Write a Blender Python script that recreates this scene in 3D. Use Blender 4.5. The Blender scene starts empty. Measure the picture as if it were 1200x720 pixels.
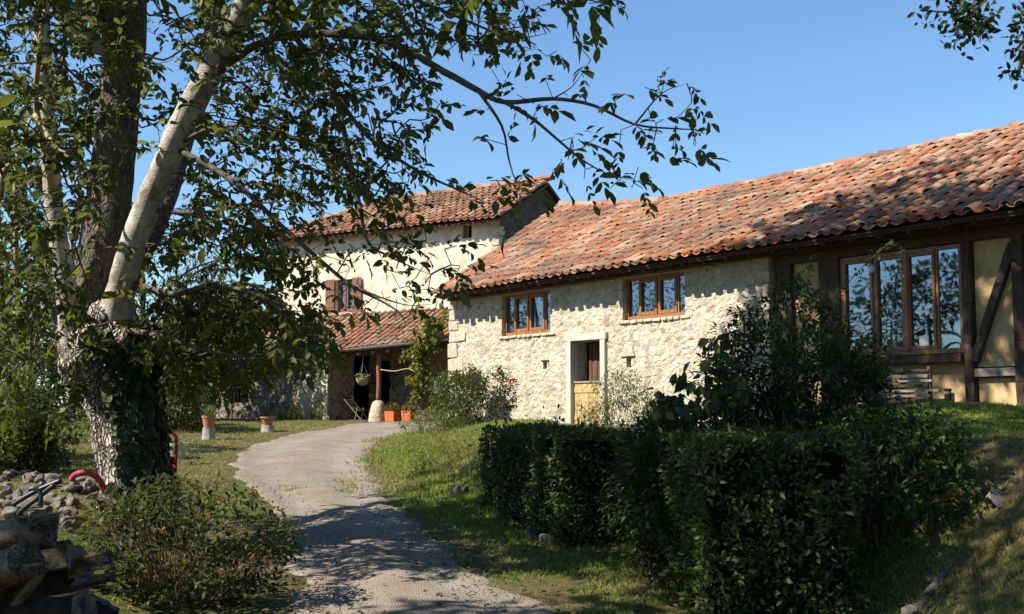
import bpy, bmesh, math, random
import numpy as np
from mathutils import Vector, Matrix, noise, Euler

R = math.radians
PI = math.pi
sc = bpy.context.scene
COL = sc.collection
rng = np.random.default_rng(7)
random.seed(7)

# ------------------------------------------------------------------ camera
F = 1350.0
PITCH = math.atan(125 / F)
EYE = 1.6
cam = bpy.data.objects.new("camera", bpy.data.cameras.new("camera"))
COL.objects.link(cam)
cam.location = (0, 0, EYE)
cam.rotation_euler = (R(90) + PITCH, 0, 0)
cam.data.sensor_width = 36
cam.data.lens = F / 1200 * 36
cam.data.clip_end = 3000
sc.camera = cam


def P(px, py, Y):
    """world point seen at photo pixel (px, py), Y metres ahead"""
    x = (px - 600) / F
    u = (360 - py) / F
    dy = math.cos(PITCH) - math.sin(PITCH) * u
    dz = math.sin(PITCH) + math.cos(PITCH) * u
    return np.array([x * Y / dy, Y, EYE + dz * Y / dy])


# ------------------------------------------------------------------ world and sun
EL = R(45)
SUNH = np.array([-0.94, -0.34])
SUNH /= np.linalg.norm(SUNH)
SUN = Vector((SUNH[0] * math.cos(EL), SUNH[1] * math.cos(EL), math.sin(EL)))
w = bpy.data.worlds.new("World")
sc.world = w
w.use_nodes = True
wn = w.node_tree
sky = wn.nodes.new("ShaderNodeTexSky")
sky.sky_type = 'NISHITA'
sky.sun_disc = False
sky.sun_elevation = EL
sky.sun_rotation = math.atan2(SUNH[0], SUNH[1])
sky.altitude = 300
sky.air_density = 1.4
sky.dust_density = 0.0
sky.ozone_density = 9.0
wn.nodes["Background"].inputs[1].default_value = 0.088
wn.links.new(sky.outputs[0], wn.nodes["Background"].inputs[0])
sl = bpy.data.lights.new("sun", 'SUN')
sl.energy = 5.0
sl.angle = R(0.53)
sl.color = (1.0, 0.93, 0.82)
so = bpy.data.objects.new("sun", sl)
COL.objects.link(so)
so.rotation_euler = SUN.to_track_quat('Z', 'Y').to_euler()
so.location = (-20, -8, 30)
sc.view_settings.view_transform = 'Standard'
sc.view_settings.look = 'None'
sc.view_settings.exposure = 1.0
sc.view_settings.gamma = 1
sc.view_settings.use_curve_mapping = False
try:
    sc.cycles.max_bounces = 6
    sc.cycles.diffuse_bounces = 3
    sc.cycles.transparent_max_bounces = 4
    sc.cycles.use_denoising = True
except Exception:
    pass


# ------------------------------------------------------------------ material helpers
class NT:
    def __init__(s, name):
        s.m = bpy.data.materials.new(name)
        s.m.use_nodes = True
        s.t = s.m.node_tree
        s.b = s.t.nodes["Principled BSDF"]
        s.out = s.t.nodes["Material Output"]
        s.tc = s.t.nodes.new("ShaderNodeTexCoord")

    def n(s, typ, **kw):
        nd = s.t.nodes.new(typ)
        for k, v in kw.items():
            if k.startswith("i_"):
                nd.inputs[k[2:].replace("_", " ")].default_value = v
            else:
                setattr(nd, k, v)
        return nd

    def l(s, a, b):
        s.t.links.new(a, b)

    def coords(s, scale=(1, 1, 1), warp=0.0, wscale=3.0):
        mp = s.n("ShaderNodeMapping")
        mp.inputs["Scale"].default_value = scale
        s.l(s.tc.outputs["Object"], mp.inputs["Vector"])
        o = mp.outputs[0]
        if warp:
            nz = s.n("ShaderNodeTexNoise")
            nz.inputs["Scale"].default_value = wscale
            nz.inputs["Detail"].default_value = 2
            s.l(s.tc.outputs["Object"], nz.inputs["Vector"])
            ma = s.n("ShaderNodeVectorMath", operation='MULTIPLY_ADD')
            s.l(nz.outputs["Color"], ma.inputs[0])
            ma.inputs[1].default_value = (warp,) * 3
            s.l(o, ma.inputs[2])
            o = ma.outputs[0]
        return o

    def noise(s, scale, detail=4, rough=0.6, vec=None):
        nz = s.n("ShaderNodeTexNoise")
        nz.inputs["Scale"].default_value = scale
        nz.inputs["Detail"].default_value = detail
        nz.inputs["Roughness"].default_value = rough
        s.l(vec if vec is not None else s.tc.outputs["Object"], nz.inputs["Vector"])
        return nz.outputs["Fac"]

    def voro(s, scale, feature='F1', vec=None, out="Distance", rnd=1.0):
        v = s.n("ShaderNodeTexVoronoi", feature=feature)
        v.inputs["Scale"].default_value = scale
        v.inputs["Randomness"].default_value = rnd
        s.l(vec if vec is not None else s.tc.outputs["Object"], v.inputs["Vector"])
        return v.outputs[out]

    def ramp(s, fac, stops, interp='LINEAR'):
        r = s.n("ShaderNodeValToRGB")
        r.color_ramp.interpolation = interp
        els = r.color_ramp.elements
        while len(els) < len(stops):
            els.new(0.5)
        for e, (p, c) in zip(els, stops):
            e.position = p
            e.color = (*c, 1) if len(c) == 3 else c
        s.l(fac, r.inputs[0])
        return r.outputs[0]

    def gray(s, fac, a, b, va=0.0, vb=1.0):
        m = s.n("ShaderNodeMapRange")
        m.clamp = True
        for i, v in enumerate((a, b, va, vb)):
            m.inputs[i + 1].default_value = v
        s.l(fac, m.inputs[0])
        return m.outputs[0]

    def mix(s, fac, a, b, mode='MIX'):
        m = s.n("ShaderNodeMix", data_type='RGBA', blend_type=mode)
        for sock, v in ((m.inputs[0], fac), (m.inputs[6], a), (m.inputs[7], b)):
            if hasattr(v, "is_output"):
                s.l(v, sock)
            elif isinstance(v, (int, float)):
                sock.default_value = v
            else:
                sock.default_value = (*v, 1)
        return m.outputs[2]

    def island(s):
        return s.n("ShaderNodeNewGeometry").outputs["Random Per Island"]

    def math(s, op, a, b=0.5):
        m = s.n("ShaderNodeMath", operation=op)
        for sock, v in ((m.inputs[0], a), (m.inputs[1], b)):
            if hasattr(v, "is_output"):
                s.l(v, sock)
            else:
                sock.default_value = v
        return m.outputs[0]

    def base(s, c, rough=0.8, spec=0.3):
        if hasattr(c, "is_output"):
            s.l(c, s.b.inputs["Base Color"])
        else:
            s.b.inputs["Base Color"].default_value = (*c, 1)
        s.b.inputs["Roughness"].default_value = rough
        s.b.inputs["Specular IOR Level"].default_value = spec
        return s

    def bump(s, h, strength=0.5, dist=0.02):
        b = s.n("ShaderNodeBump")
        b.inputs["Strength"].default_value = strength
        b.inputs["Distance"].default_value = dist
        s.l(h, b.inputs["Height"])
        s.l(b.outputs[0], s.b.inputs["Normal"])
        return s

    def translucent(s, c, amt):
        tr = s.n("ShaderNodeBsdfTranslucent")
        if hasattr(c, "is_output"):
            s.l(c, tr.inputs[0])
        else:
            tr.inputs[0].default_value = (*c, 1)
        mx = s.n("ShaderNodeMixShader")
        mx.inputs[0].default_value = amt
        s.l(s.b.outputs[0], mx.inputs[1])
        s.l(tr.outputs[0], mx.inputs[2])
        s.l(mx.outputs[0], s.out.inputs["Surface"])
        return s


M = {}


def leaf_mat(name, cols, rough=0.42, trans=0.3, tcol=(0.20, 0.26, 0.03), spec=0.35):
    t = NT(name)
    isl = t.island()
    k = len(cols)
    c = t.ramp(isl, [(i / max(1, k - 1), cc) for i, cc in enumerate(cols)])
    nz = t.noise(1.6, 2)
    c2 = t.mix(t.gray(nz, 0.35, 0.65, 0.0, 0.35), c, (0.5, 0.5, 0.35), 'MULTIPLY')
    t.base(c2, rough, spec)
    t.translucent(t.mix(0.6, c, tcol), trans)
    M[name] = t.m


leaf_mat("walnut_leaf", [(0.024, 0.038, 0.010), (0.036, 0.055, 0.014), (0.05, 0.07, 0.016), (0.032, 0.046, 0.013), (0.10, 0.115, 0.022), (0.15, 0.155, 0.03), (0.04, 0.058, 0.014), (0.12, 0.08, 0.028)], 0.55, 0.36, (0.26, 0.31, 0.035), spec=0.2)
leaf_mat("dark_leaf", [(0.012, 0.021, 0.007), (0.02, 0.033, 0.010), (0.03, 0.046, 0.013), (0.05, 0.065, 0.018)], 0.55, 0.22, spec=0.2)
leaf_mat("laurel_leaf", [(0.016, 0.029, 0.008), (0.028, 0.050, 0.012), (0.020, 0.038, 0.010), (0.040, 0.068, 0.015), (0.024, 0.044, 0.011), (0.055, 0.088, 0.018), (0.030, 0.052, 0.013), (0.075, 0.11, 0.022), (0.13, 0.16, 0.035), (0.08, 0.06, 0.025)], 0.5, 0.2, spec=0.25)
leaf_mat("ivy_leaf", [(0.018, 0.035, 0.012), (0.03, 0.055, 0.016), (0.045, 0.075, 0.024)], 0.5, 0.12, spec=0.25)
leaf_mat("shrub_leaf", [(0.02, 0.03, 0.01), (0.035, 0.048, 0.015), (0.06, 0.068, 0.02), (0.045, 0.04, 0.02)], 0.55, 0.25, spec=0.2)
leaf_mat("bright_leaf", [(0.07, 0.10, 0.02), (0.11, 0.13, 0.025), (0.17, 0.16, 0.03), (0.06, 0.09, 0.02)], 0.45, 0.35, (0.3, 0.33, 0.04))
leaf_mat("vine_leaf", [(0.06, 0.10, 0.02), (0.10, 0.14, 0.025), (0.16, 0.18, 0.03), (0.28, 0.22, 0.035)], 0.5, 0.35, (0.35, 0.3, 0.04))
leaf_mat("rose_leaf", [(0.05, 0.08, 0.025), (0.08, 0.11, 0.03), (0.12, 0.14, 0.04)], 0.45, 0.3)
leaf_mat("planter_leaf", [(0.10, 0.10, 0.03), (0.16, 0.11, 0.03), (0.20, 0.08, 0.03)], 0.5, 0.3)
leaf_mat("iris_leaf", [(0.08, 0.11, 0.03), (0.14, 0.17, 0.04), (0.22, 0.23, 0.07)], 0.45, 0.3)
leaf_mat("fallen_leaf", [(0.10, 0.05, 0.025), (0.18, 0.09, 0.035), (0.07, 0.04, 0.025), (0.24, 0.14, 0.05)], 0.8, 0.05)
leaf_mat("red_petal", [(0.28, 0.012, 0.02), (0.4, 0.02, 0.03), (0.2, 0.01, 0.02)], 0.6, 0.2, (0.4, 0.02, 0.02))
leaf_mat("pink_petal", [(0.32, 0.12, 0.18), (0.4, 0.2, 0.25), (0.22, 0.08, 0.13)], 0.6, 0.2, (0.4, 0.12, 0.2))
leaf_mat("pale_petal", [(0.6, 0.55, 0.4), (0.5, 0.45, 0.2)], 0.6, 0.2, (0.5, 0.45, 0.2))


def grass_mat():
    t = NT("grass_blades")
    isl = t.island()
    g = t.ramp(isl, [(0, (0.095, 0.175, 0.018)), (0.35, (0.155, 0.26, 0.028)), (0.7, (0.24, 0.31, 0.045)), (1, (0.38, 0.35, 0.11))])
    d = t.ramp(isl, [(0, (0.28, 0.23, 0.08)), (0.5, (0.42, 0.32, 0.14)), (1, (0.20, 0.20, 0.05))])
    nz = t.noise(0.55, 3, 0.6)
    at = t.n("ShaderNodeAttribute", attribute_name="dry")
    s_ = t.math('ADD', t.gray(nz, 0.45, 0.65, -0.3, 0.45), at.outputs["Fac"])
    c = t.mix(t.gray(s_, 0.0, 1.0), g, d)
    t.base(c, 0.6, 0.2).translucent(c, 0.38)
    M["grass"] = t.m


grass_mat()


def ground_mat():
    t = NT("ground_soil")
    big = t.noise(0.5, 4, 0.6)
    fine = t.noise(14, 5, 0.7)
    fr = t.noise(60, 3, 0.7)
    soil = t.ramp(fine, [(0.3, (0.07, 0.05, 0.03)), (0.55, (0.15, 0.11, 0.065)), (0.75, (0.25, 0.19, 0.11))])
    gr = t.ramp(fine, [(0.3, (0.04, 0.05, 0.014)), (0.55, (0.09, 0.10, 0.026)), (0.75, (0.17, 0.135, 0.055))])
    t.base(t.mix(t.gray(big, 0.4, 0.6), gr, soil), 0.95, 0.1)
    t.bump(t.math('ADD', fine, t.math('MULTIPLY', fr, 0.5)), 0.9, 0.05)
    M["ground"] = t.m
    t = NT("gravel_road")
    v = t.voro(85, 'F1')
    vc = t.voro(85, 'F1', out="Color")
    sep = t.n("ShaderNodeSeparateColor")
    t.l(vc, sep.inputs[0])
    big = t.noise(0.9, 4, 0.65)
    mid = t.noise(5, 5, 0.7)
    peb = t.ramp(sep.outputs[0], [(0, (0.15, 0.13, 0.105)), (0.4, (0.29, 0.255, 0.21)), (0.75, (0.39, 0.35, 0.295)), (1, (0.56, 0.52, 0.45))])
    peb = t.mix(t.gray(v, 0.25, 0.6, 0, 0.6), peb, (0.10, 0.085, 0.07))
    dusty = t.mix(t.gray(big, 0.35, 0.7, 0.05, 0.65), peb, (0.42, 0.355, 0.28))
    dusty = t.mix(t.gray(mid, 0.52, 0.72, 0.0, 0.6), dusty, (0.17, 0.13, 0.095))
    wt = t.n("ShaderNodeAttribute", attribute_name="worn").outputs["Fac"]
    n3 = t.noise(2.4, 5, 0.7)
    loose = t.mix(t.gray(n3, 0.4, 0.65, 0.15, 0.75), dusty, (0.23, 0.175, 0.115))
    dusty = t.mix(t.gray(wt, 0.1, 0.75), loose, dusty)
    t.base(dusty, 0.95, 0.15)
    t.bump(t.math('ADD', t.math('MULTIPLY', v, -1.0), t.math('MULTIPLY', mid, 1.5)), 0.8, 0.02)
    M["gravel"] = t.m


ground_mat()


def stone_wall_mat(name, scale, stones, mortar, edge=(0.02, 0.11), bump=0.9, zs=1.35, dirt=0.35, hide=(0.5, 0.09)):
    t = NT(name)
    vec = t.coords((1, 1, zs), 0.16, 4.0)
    e = t.voro(scale, 'DISTANCE_TO_EDGE', vec)
    c = t.voro(scale, 'F1', vec, "Color")
    sep = t.n("ShaderNodeSeparateColor")
    t.l(c, sep.inputs[0])
    st = t.ramp(sep.outputs[0], [(i / (len(stones) - 1), s) for i, s in enumerate(stones)])
    fine = t.noise(22, 5, 0.7)
    big = t.noise(0.8, 4, 0.6)
    st = t.mix(t.gray(fine, 0.45, 0.8, 0, 0.5), st, (0.26, 0.215, 0.155))
    mo = t.mix(t.gray(t.noise(11, 6, 0.75), 0.42, 0.66, 0, 0.7), mortar, tuple(x * 0.55 for x in mortar))
    # how much of each stone the lime pointing leaves bare varies from stone to stone
    cover = t.math('ADD', e, t.math('MULTIPLY', t.math('SUBTRACT', sep.outputs[1], hide[0]), hide[1]))
    cover = t.math('ADD', cover, t.math('MULTIPLY', t.math('SUBTRACT', t.noise(9, 5, 0.7), 0.5), 0.35 * hide[1] + 0.06))
    f = t.gray(cover, edge[0], edge[1])
    col = t.mix(f, mo, st)
    col = t.mix(t.gray(big, 0.5, 0.72, 0, dirt), col, (0.30, 0.25, 0.18))
    pit = t.noise(38, 3, 0.8)
    col = t.mix(t.gray(pit, 0.60, 0.72, 0, 0.75), col, (0.13, 0.105, 0.075))
    stain = t.noise(1.0, 5, 0.7, t.coords((2.6, 2.6, 0.35)))
    col = t.mix(t.gray(stain, 0.53, 0.70, 0, 0.55), col, (0.20, 0.165, 0.12))
    t.base(col, 0.95, 0.1)
    hsum = t.math('ADD', t.math('MULTIPLY', f, t.math('ADD', sep.outputs[2], 0.3)), t.math('MULTIPLY', fine, 0.8))
    t.bump(hsum, bump, 0.045)
    M[name] = t.m


stone_wall_mat("lime_stone", 6.6, [(0.36, 0.30, 0.215), (0.52, 0.46, 0.355), (0.38, 0.345, 0.29), (0.60, 0.54, 0.44), (0.28, 0.235, 0.17), (0.66, 0.62, 0.54)], (0.575, 0.495, 0.365), edge=(0.03, 0.13), bump=0.5, dirt=0.35, hide=(0.58, 0.3))
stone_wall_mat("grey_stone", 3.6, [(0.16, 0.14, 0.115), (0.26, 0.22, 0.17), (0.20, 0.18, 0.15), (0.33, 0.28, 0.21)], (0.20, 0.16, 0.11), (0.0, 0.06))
stone_wall_mat("gable_shade_stone", 3.6, [(0.07, 0.06, 0.05), (0.12, 0.10, 0.08), (0.09, 0.08, 0.07)], (0.09, 0.075, 0.055), (0.0, 0.06))  # darker copy of the grey stone, with the gable's shade in its colour
stone_wall_mat("porch_stone", 2.3, [(0.25, 0.20, 0.14), (0.36, 0.29, 0.2), (0.30, 0.25, 0.19), (0.42, 0.36, 0.26)], (0.13, 0.10, 0.07), (0.0, 0.05))


def simple(name, c1, c2, scale=8, rough=0.85, spec=0.2, bump=0.3, dist=0.01, stretch=(1, 1, 1), detail=5, lo=0.35, hi=0.65, metallic=0):
    t = NT(name)
    nz = t.noise(scale, detail, 0.65, t.coords(stretch))
    t.base(t.ramp(nz, [(lo, c1), (hi, c2)]), rough, spec)
    t.b.inputs["Metallic"].default_value = metallic
    if bump:
        t.bump(nz, bump, dist)
    M[name] = t.m


simple("cream_render", (0.44, 0.365, 0.25), (0.70, 0.62, 0.47), 2.2, 0.95, 0.1, 0.6, 0.02, (1, 1, 0.45), 9, 0.3, 0.6)
simple("ochre_plaster", (0.35, 0.24, 0.115), (0.56, 0.41, 0.21), 2.2, 0.95, 0.1, 0.8, 0.02, detail=9)
simple("old_timber", (0.045, 0.03, 0.02), (0.11, 0.075, 0.05), 9, 0.85, 0.2, 0.7, 0.015, (6, 6, 0.7))
simple("beam_timber", (0.05, 0.033, 0.022), (0.12, 0.085, 0.055), 9, 0.85, 0.2, 0.7, 0.015, (0.7, 6, 6))
simple("grey_timber", (0.20, 0.165, 0.13), (0.36, 0.30, 0.24), 9, 0.85, 0.2, 0.6, 0.012, (0.8, 6, 6))
simple("pale_frame", (0.42, 0.38, 0.31), (0.56, 0.52, 0.44), 8, 0.9, 0.15, 0.4, 0.01, (5, 5, 1))
simple("window_wood", (0.16, 0.065, 0.022), (0.38, 0.165, 0.055), 7, 0.45, 0.4, 0.15, 0.005, (5, 5, 0.8))
simple("red_wood", (0.18, 0.06, 0.035), (0.30, 0.13, 0.085), 6, 0.8, 0.2, 0.4, 0.01, (4, 4, 0.6))
simple("brown_shutter", (0.15, 0.075, 0.05), (0.24, 0.13, 0.09), 6, 0.75, 0.2, 0.3, 0.01, (6, 6, 0.6))
simple("yellow_board", (0.26, 0.175, 0.07), (0.58, 0.44, 0.21), 7, 0.85, 0.15, 0.5, 0.01, (3, 3, 1), 8)
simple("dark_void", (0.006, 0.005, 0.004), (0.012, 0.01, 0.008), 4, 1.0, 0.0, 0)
simple("brown_curtain", (0.10, 0.055, 0.035), (0.16, 0.09, 0.06), 6, 0.9, 0.1, 0.3, 0.02, (8, 8, 0.4))
simple("zinc", (0.30, 0.31, 0.33), (0.44, 0.45, 0.47), 6, 0.45, 0.5, 0.05, 0.005, metallic=0.6)
simple("black_plastic", (0.015, 0.015, 0.016), (0.03, 0.03, 0.032), 6, 0.4, 0.4, 0)
simple("white_box", (0.62, 0.62, 0.60), (0.74, 0.74, 0.72), 6, 0.5, 0.4, 0)
simple("red_paint", (0.42, 0.010, 0.014), (0.55, 0.018, 0.022), 12, 0.4, 0.4, 0.05)
simple("red_hose", (0.30, 0.03, 0.035), (0.46, 0.10, 0.09), 22, 0.75, 0.2, 0.1)
simple("terracotta", (0.34, 0.14, 0.075), (0.47, 0.23, 0.14), 9, 0.85, 0.15, 0.2, 0.006)
simple("orange_planter", (0.48, 0.12, 0.035), (0.58, 0.17, 0.055), 9, 0.7, 0.2, 0.1, 0.004)
simple("basket_moss", (0.16, 0.15, 0.09), (0.30, 0.28, 0.20), 14, 0.95, 0.1, 0.6, 0.01)
simple("worn_timber", (0.10, 0.08, 0.06), (0.22, 0.18, 0.14), 9, 0.85, 0.2, 0.6, 0.012, (0.8, 6, 6))
simple("cream_pot", (0.42, 0.44, 0.38), (0.54, 0.55, 0.48), 7, 0.6, 0.3, 0.1, 0.004)
simple("post_stone", (0.36, 0.29, 0.20), (0.56, 0.47, 0.34), 7, 0.95, 0.1, 0.9, 0.04)
simple("quoin_stone", (0.34, 0.28, 0.19), (0.56, 0.49, 0.37), 7, 0.95, 0.1, 0.9, 0.03)
simple("rock", (0.05, 0.045, 0.036), (0.25, 0.225, 0.185), 4.5, 0.95, 0.1, 1.0, 0.05, detail=8, lo=0.32)
simple("dark_rock", (0.10, 0.09, 0.075), (0.27, 0.24, 0.19), 5, 0.95, 0.1, 1.0, 0.05, detail=8)
simple("potting_soil", (0.03, 0.02, 0.014), (0.07, 0.05, 0.035), 30, 0.95, 0.05, 0.5)
simple("twig_bark", (0.06, 0.05, 0.04), (0.15, 0.125, 0.10), 20, 0.9, 0.1, 0.4, 0.005)
simple("pale_twig", (0.26, 0.21, 0.13), (0.42, 0.34, 0.20), 14, 0.9, 0.1, 0.4, 0.005)
simple("bramble_stem", (0.13, 0.075, 0.045), (0.24, 0.15, 0.09), 14, 0.8, 0.2, 0.2, 0.005)
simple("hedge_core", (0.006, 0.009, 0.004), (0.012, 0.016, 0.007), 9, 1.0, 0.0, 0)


def bark_mats():
    t = NT("rough_bark")
    vec = t.coords((1.5, 1.5, 0.22), 0.22, 7)
    e = t.voro(15, 'DISTANCE_TO_EDGE', vec)
    n1 = t.noise(16, 6, 0.7, t.coords((1, 1, 0.4)))
    n2 = t.noise(2.0, 3)
    c = t.ramp(t.math('ADD', t.math('MULTIPLY', e, 1.3), t.math('MULTIPLY', t.math('SUBTRACT', n1, 0.5), 0.6)),
               [(0.0, (0.05, 0.038, 0.028)), (0.12, (0.26, 0.22, 0.185)), (0.36, (0.58, 0.52, 0.45))])
    c = t.mix(t.gray(n2, 0.55, 0.75, 0, 0.4), c, (0.12, 0.10, 0.07))
    t.base(c, 0.95, 0.1)
    t.bump(t.math('ADD', t.gray(e, 0, 0.25), t.math('MULTIPLY', n1, 0.6)), 1.0, 0.05)
    M["rough_bark"] = t.m
    t = NT("smooth_bark")
    n1 = t.noise(5, 6, 0.7)
    n2 = t.noise(26, 4, 0.7, t.coords((1, 1, 2.6)))
    c = t.ramp(n1, [(0.3, (0.17, 0.15, 0.12)), (0.5, (0.42, 0.385, 0.33)), (0.7, (0.60, 0.56, 0.50))])
    c = t.mix(t.gray(n2, 0.52, 0.70, 0, 0.75), c, (0.13, 0.105, 0.08))
    kn = t.noise(2.6, 5, 0.75, t.coords((1, 1, 1.3), .3, 4))
    c = t.mix(t.gray(kn, 0.56, 0.66, 0, 0.8), c, (0.10, 0.08, 0.06))
    t.base(c, 0.9, 0.15)
    t.bump(n2, 0.7, 0.02)
    M["smooth_bark"] = t.m
    t = NT("dark_bark")
    e = t.voro(13, 'DISTANCE_TO_EDGE', t.coords((1.9, 1.9, 0.2), 0.3, 7))
    n1 = t.noise(11, 8, 0.75, t.coords((1.5, 1.5, 0.35)))
    c = t.ramp(t.math('ADD', t.math('MULTIPLY', e, 0.7), t.math('MULTIPLY', t.math('SUBTRACT', n1, 0.36), 0.9)),
               [(0.0, (0.03, 0.024, 0.018)), (0.2, (0.12, 0.10, 0.08)), (0.5, (0.25, 0.21, 0.17))])
    t.base(c, 0.95, 0.1)
    t.bump(e, 1.0, 0.05)
    M["dark_bark"] = t.m
    t = NT("cut_wood")
    n1 = t.noise(9, 6, 0.7, t.coords((1, 1, 1)))
    n2 = t.noise(40, 4, 0.7)
    c = t.ramp(n1, [(0.3, (0.05, 0.04, 0.03)), (0.5, (0.20, 0.16, 0.12)), (0.70, (0.42, 0.36, 0.28))])
    gr = t.noise(30, 8, 0.8, t.coords((1, 1, .35), .3, 5))
    c = t.mix(t.gray(gr, 0.42, 0.62, 0.75, 0.0), c, (0.035, 0.028, 0.02))
    cr = t.voro(9, 'DISTANCE_TO_EDGE', t.coords((1, 1, 1), .5, 6))
    c = t.mix(t.gray(cr, 0.0, 0.035, 0.9, 0.0), c, (0.015, 0.012, 0.009))
    t.base(c, 0.9, 0.1)
    t.bump(t.math('ADD', t.math('ADD', n1, t.gray(cr, 0, .05)), t.math('MULTIPLY', gr, 1.2)), 1.0, 0.025)
    M["cut_wood"] = t.m


bark_mats()


def tile_mat():
    t = NT("roof_tile")
    isl = t.island()
    c = t.ramp(isl, [(0.0, (0.22, 0.07, 0.035)), (0.12, (0.43, 0.145, 0.06)), (0.26, (0.31, 0.15, 0.09)), (0.40, (0.42, 0.26, 0.17)),
                     (0.52, (0.26, 0.14, 0.09)), (0.66, (0.44, 0.32, 0.22)), (0.80, (0.42, 0.165, 0.075)), (0.90, (0.17, 0.095, 0.065)), (1.0, (0.47, 0.15, 0.06))])
    big = t.noise(0.55, 5, 0.65)
    mid = t.noise(3.2, 5, 0.7)
    fine = t.noise(28, 5, 0.75)
    c = t.mix(t.gray(mid, 0.52, 0.68, 0, 0.6), c, (0.42, 0.30, 0.20))
    c = t.mix(t.gray(t.math('ADD', t.math('MULTIPLY', big, 0.6), t.math('MULTIPLY', fine, 0.45)), 0.51, 0.64, 0, 0.85), c, (0.085, 0.07, 0.058))
    streak = t.noise(1.7, 6, 0.75, t.coords((2.2, .45, .45)))
    c = t.mix(t.gray(streak, 0.52, 0.66, 0, 0.6), c, (0.13, 0.095, 0.07))
    c = t.mix(t.gray(fine, 0.35, 0.6, 0.4, 0.0), c, (0.14, 0.09, 0.06))
    t.base(c, 0.9, 0.15)
    t.bump(fine, 0.5, 0.012)
    M["roof_tile"] = t.m
    t = NT("window_glass")
    t.base((0.010, 0.012, 0.016), 0.02, 0.5)
    gl = t.n("ShaderNodeBsdfGlossy")
    gl.inputs["Color"].default_value = (0.62, 0.78, 1.0, 1)
    gl.inputs["Roughness"].default_value = 0.015
    mx = t.n("ShaderNodeMixShader")
    mx.inputs[0].default_value = 0.25
    nz = t.noise(1.3, 1)
    b = t.n("ShaderNodeBump")
    b.inputs["Strength"].default_value = 0.08
    b.inputs["Distance"].default_value = 0.02
    t.l(nz, b.inputs["Height"])
    t.l(b.outputs[0], gl.inputs["Normal"])
    t.l(t.b.outputs[0], mx.inputs[1])
    t.l(gl.outputs[0], mx.inputs[2])
    t.l(mx.outputs[0], t.out.inputs["Surface"])
    M["glass"] = t.m


tile_mat()


# ------------------------------------------------------------------ object helpers
def tag(o, label=None, cat=None, group=None, kind=None):
    if label: o["label"] = label
    if cat: o["category"] = cat
    if group: o["group"] = group
    if kind: o["kind"] = kind
    return o


def empty(name, loc=(0, 0, 0), rz=0.0):
    o = bpy.data.objects.new(name, None)
    COL.objects.link(o)
    o.location = loc
    o.rotation_euler = (0, 0, rz)
    o.empty_display_size = 0.2
    return o


def mesh_np(name, V, Fs, mats, parent=None, smooth=False, mi=None, loc=None):
    """V (N,3); Fs list of int arrays (K,n) of equal-size faces; one Blender object"""
    V = np.asarray(V, dtype=np.float32).reshape(-1, 3)
    if not isinstance(Fs, list): Fs = [Fs]
    Fs = [np.asarray(f, dtype=np.int32) for f in Fs if len(f)]
    me = bpy.data.meshes.new(name)
    me.vertices.add(len(V))
    me.vertices.foreach_set("co", V.ravel())
    nl = sum(f.size for f in Fs)
    me.loops.add(nl)
    me.loops.foreach_set("vertex_index", np.concatenate([f.ravel() for f in Fs]))
    sizes = np.concatenate([np.full(len(f), f.shape[1], dtype=np.int32) for f in Fs])
    starts = np.concatenate([[0], np.cumsum(sizes)[:-1]]).astype(np.int32)
    me.polygons.add(len(sizes))
    me.polygons.foreach_set("loop_start", starts)
    me.polygons.foreach_set("loop_total", sizes)
    if smooth:
        me.polygons.foreach_set("use_smooth", np.ones(len(sizes), dtype=bool))
    if mi is not None:
        me.polygons.foreach_set("material_index", np.asarray(mi, dtype=np.int32))
    if not isinstance(mats, (list, tuple)): mats = [mats]
    for m in mats: me.materials.append(M[m] if isinstance(m, str) else m)
    me.update(calc_edges=True)
    me.validate()
    o = bpy.data.objects.new(name, me)
    COL.objects.link(o)
    if parent is not None: o.parent = parent
    if loc is not None: o.location = loc
    return o


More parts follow.
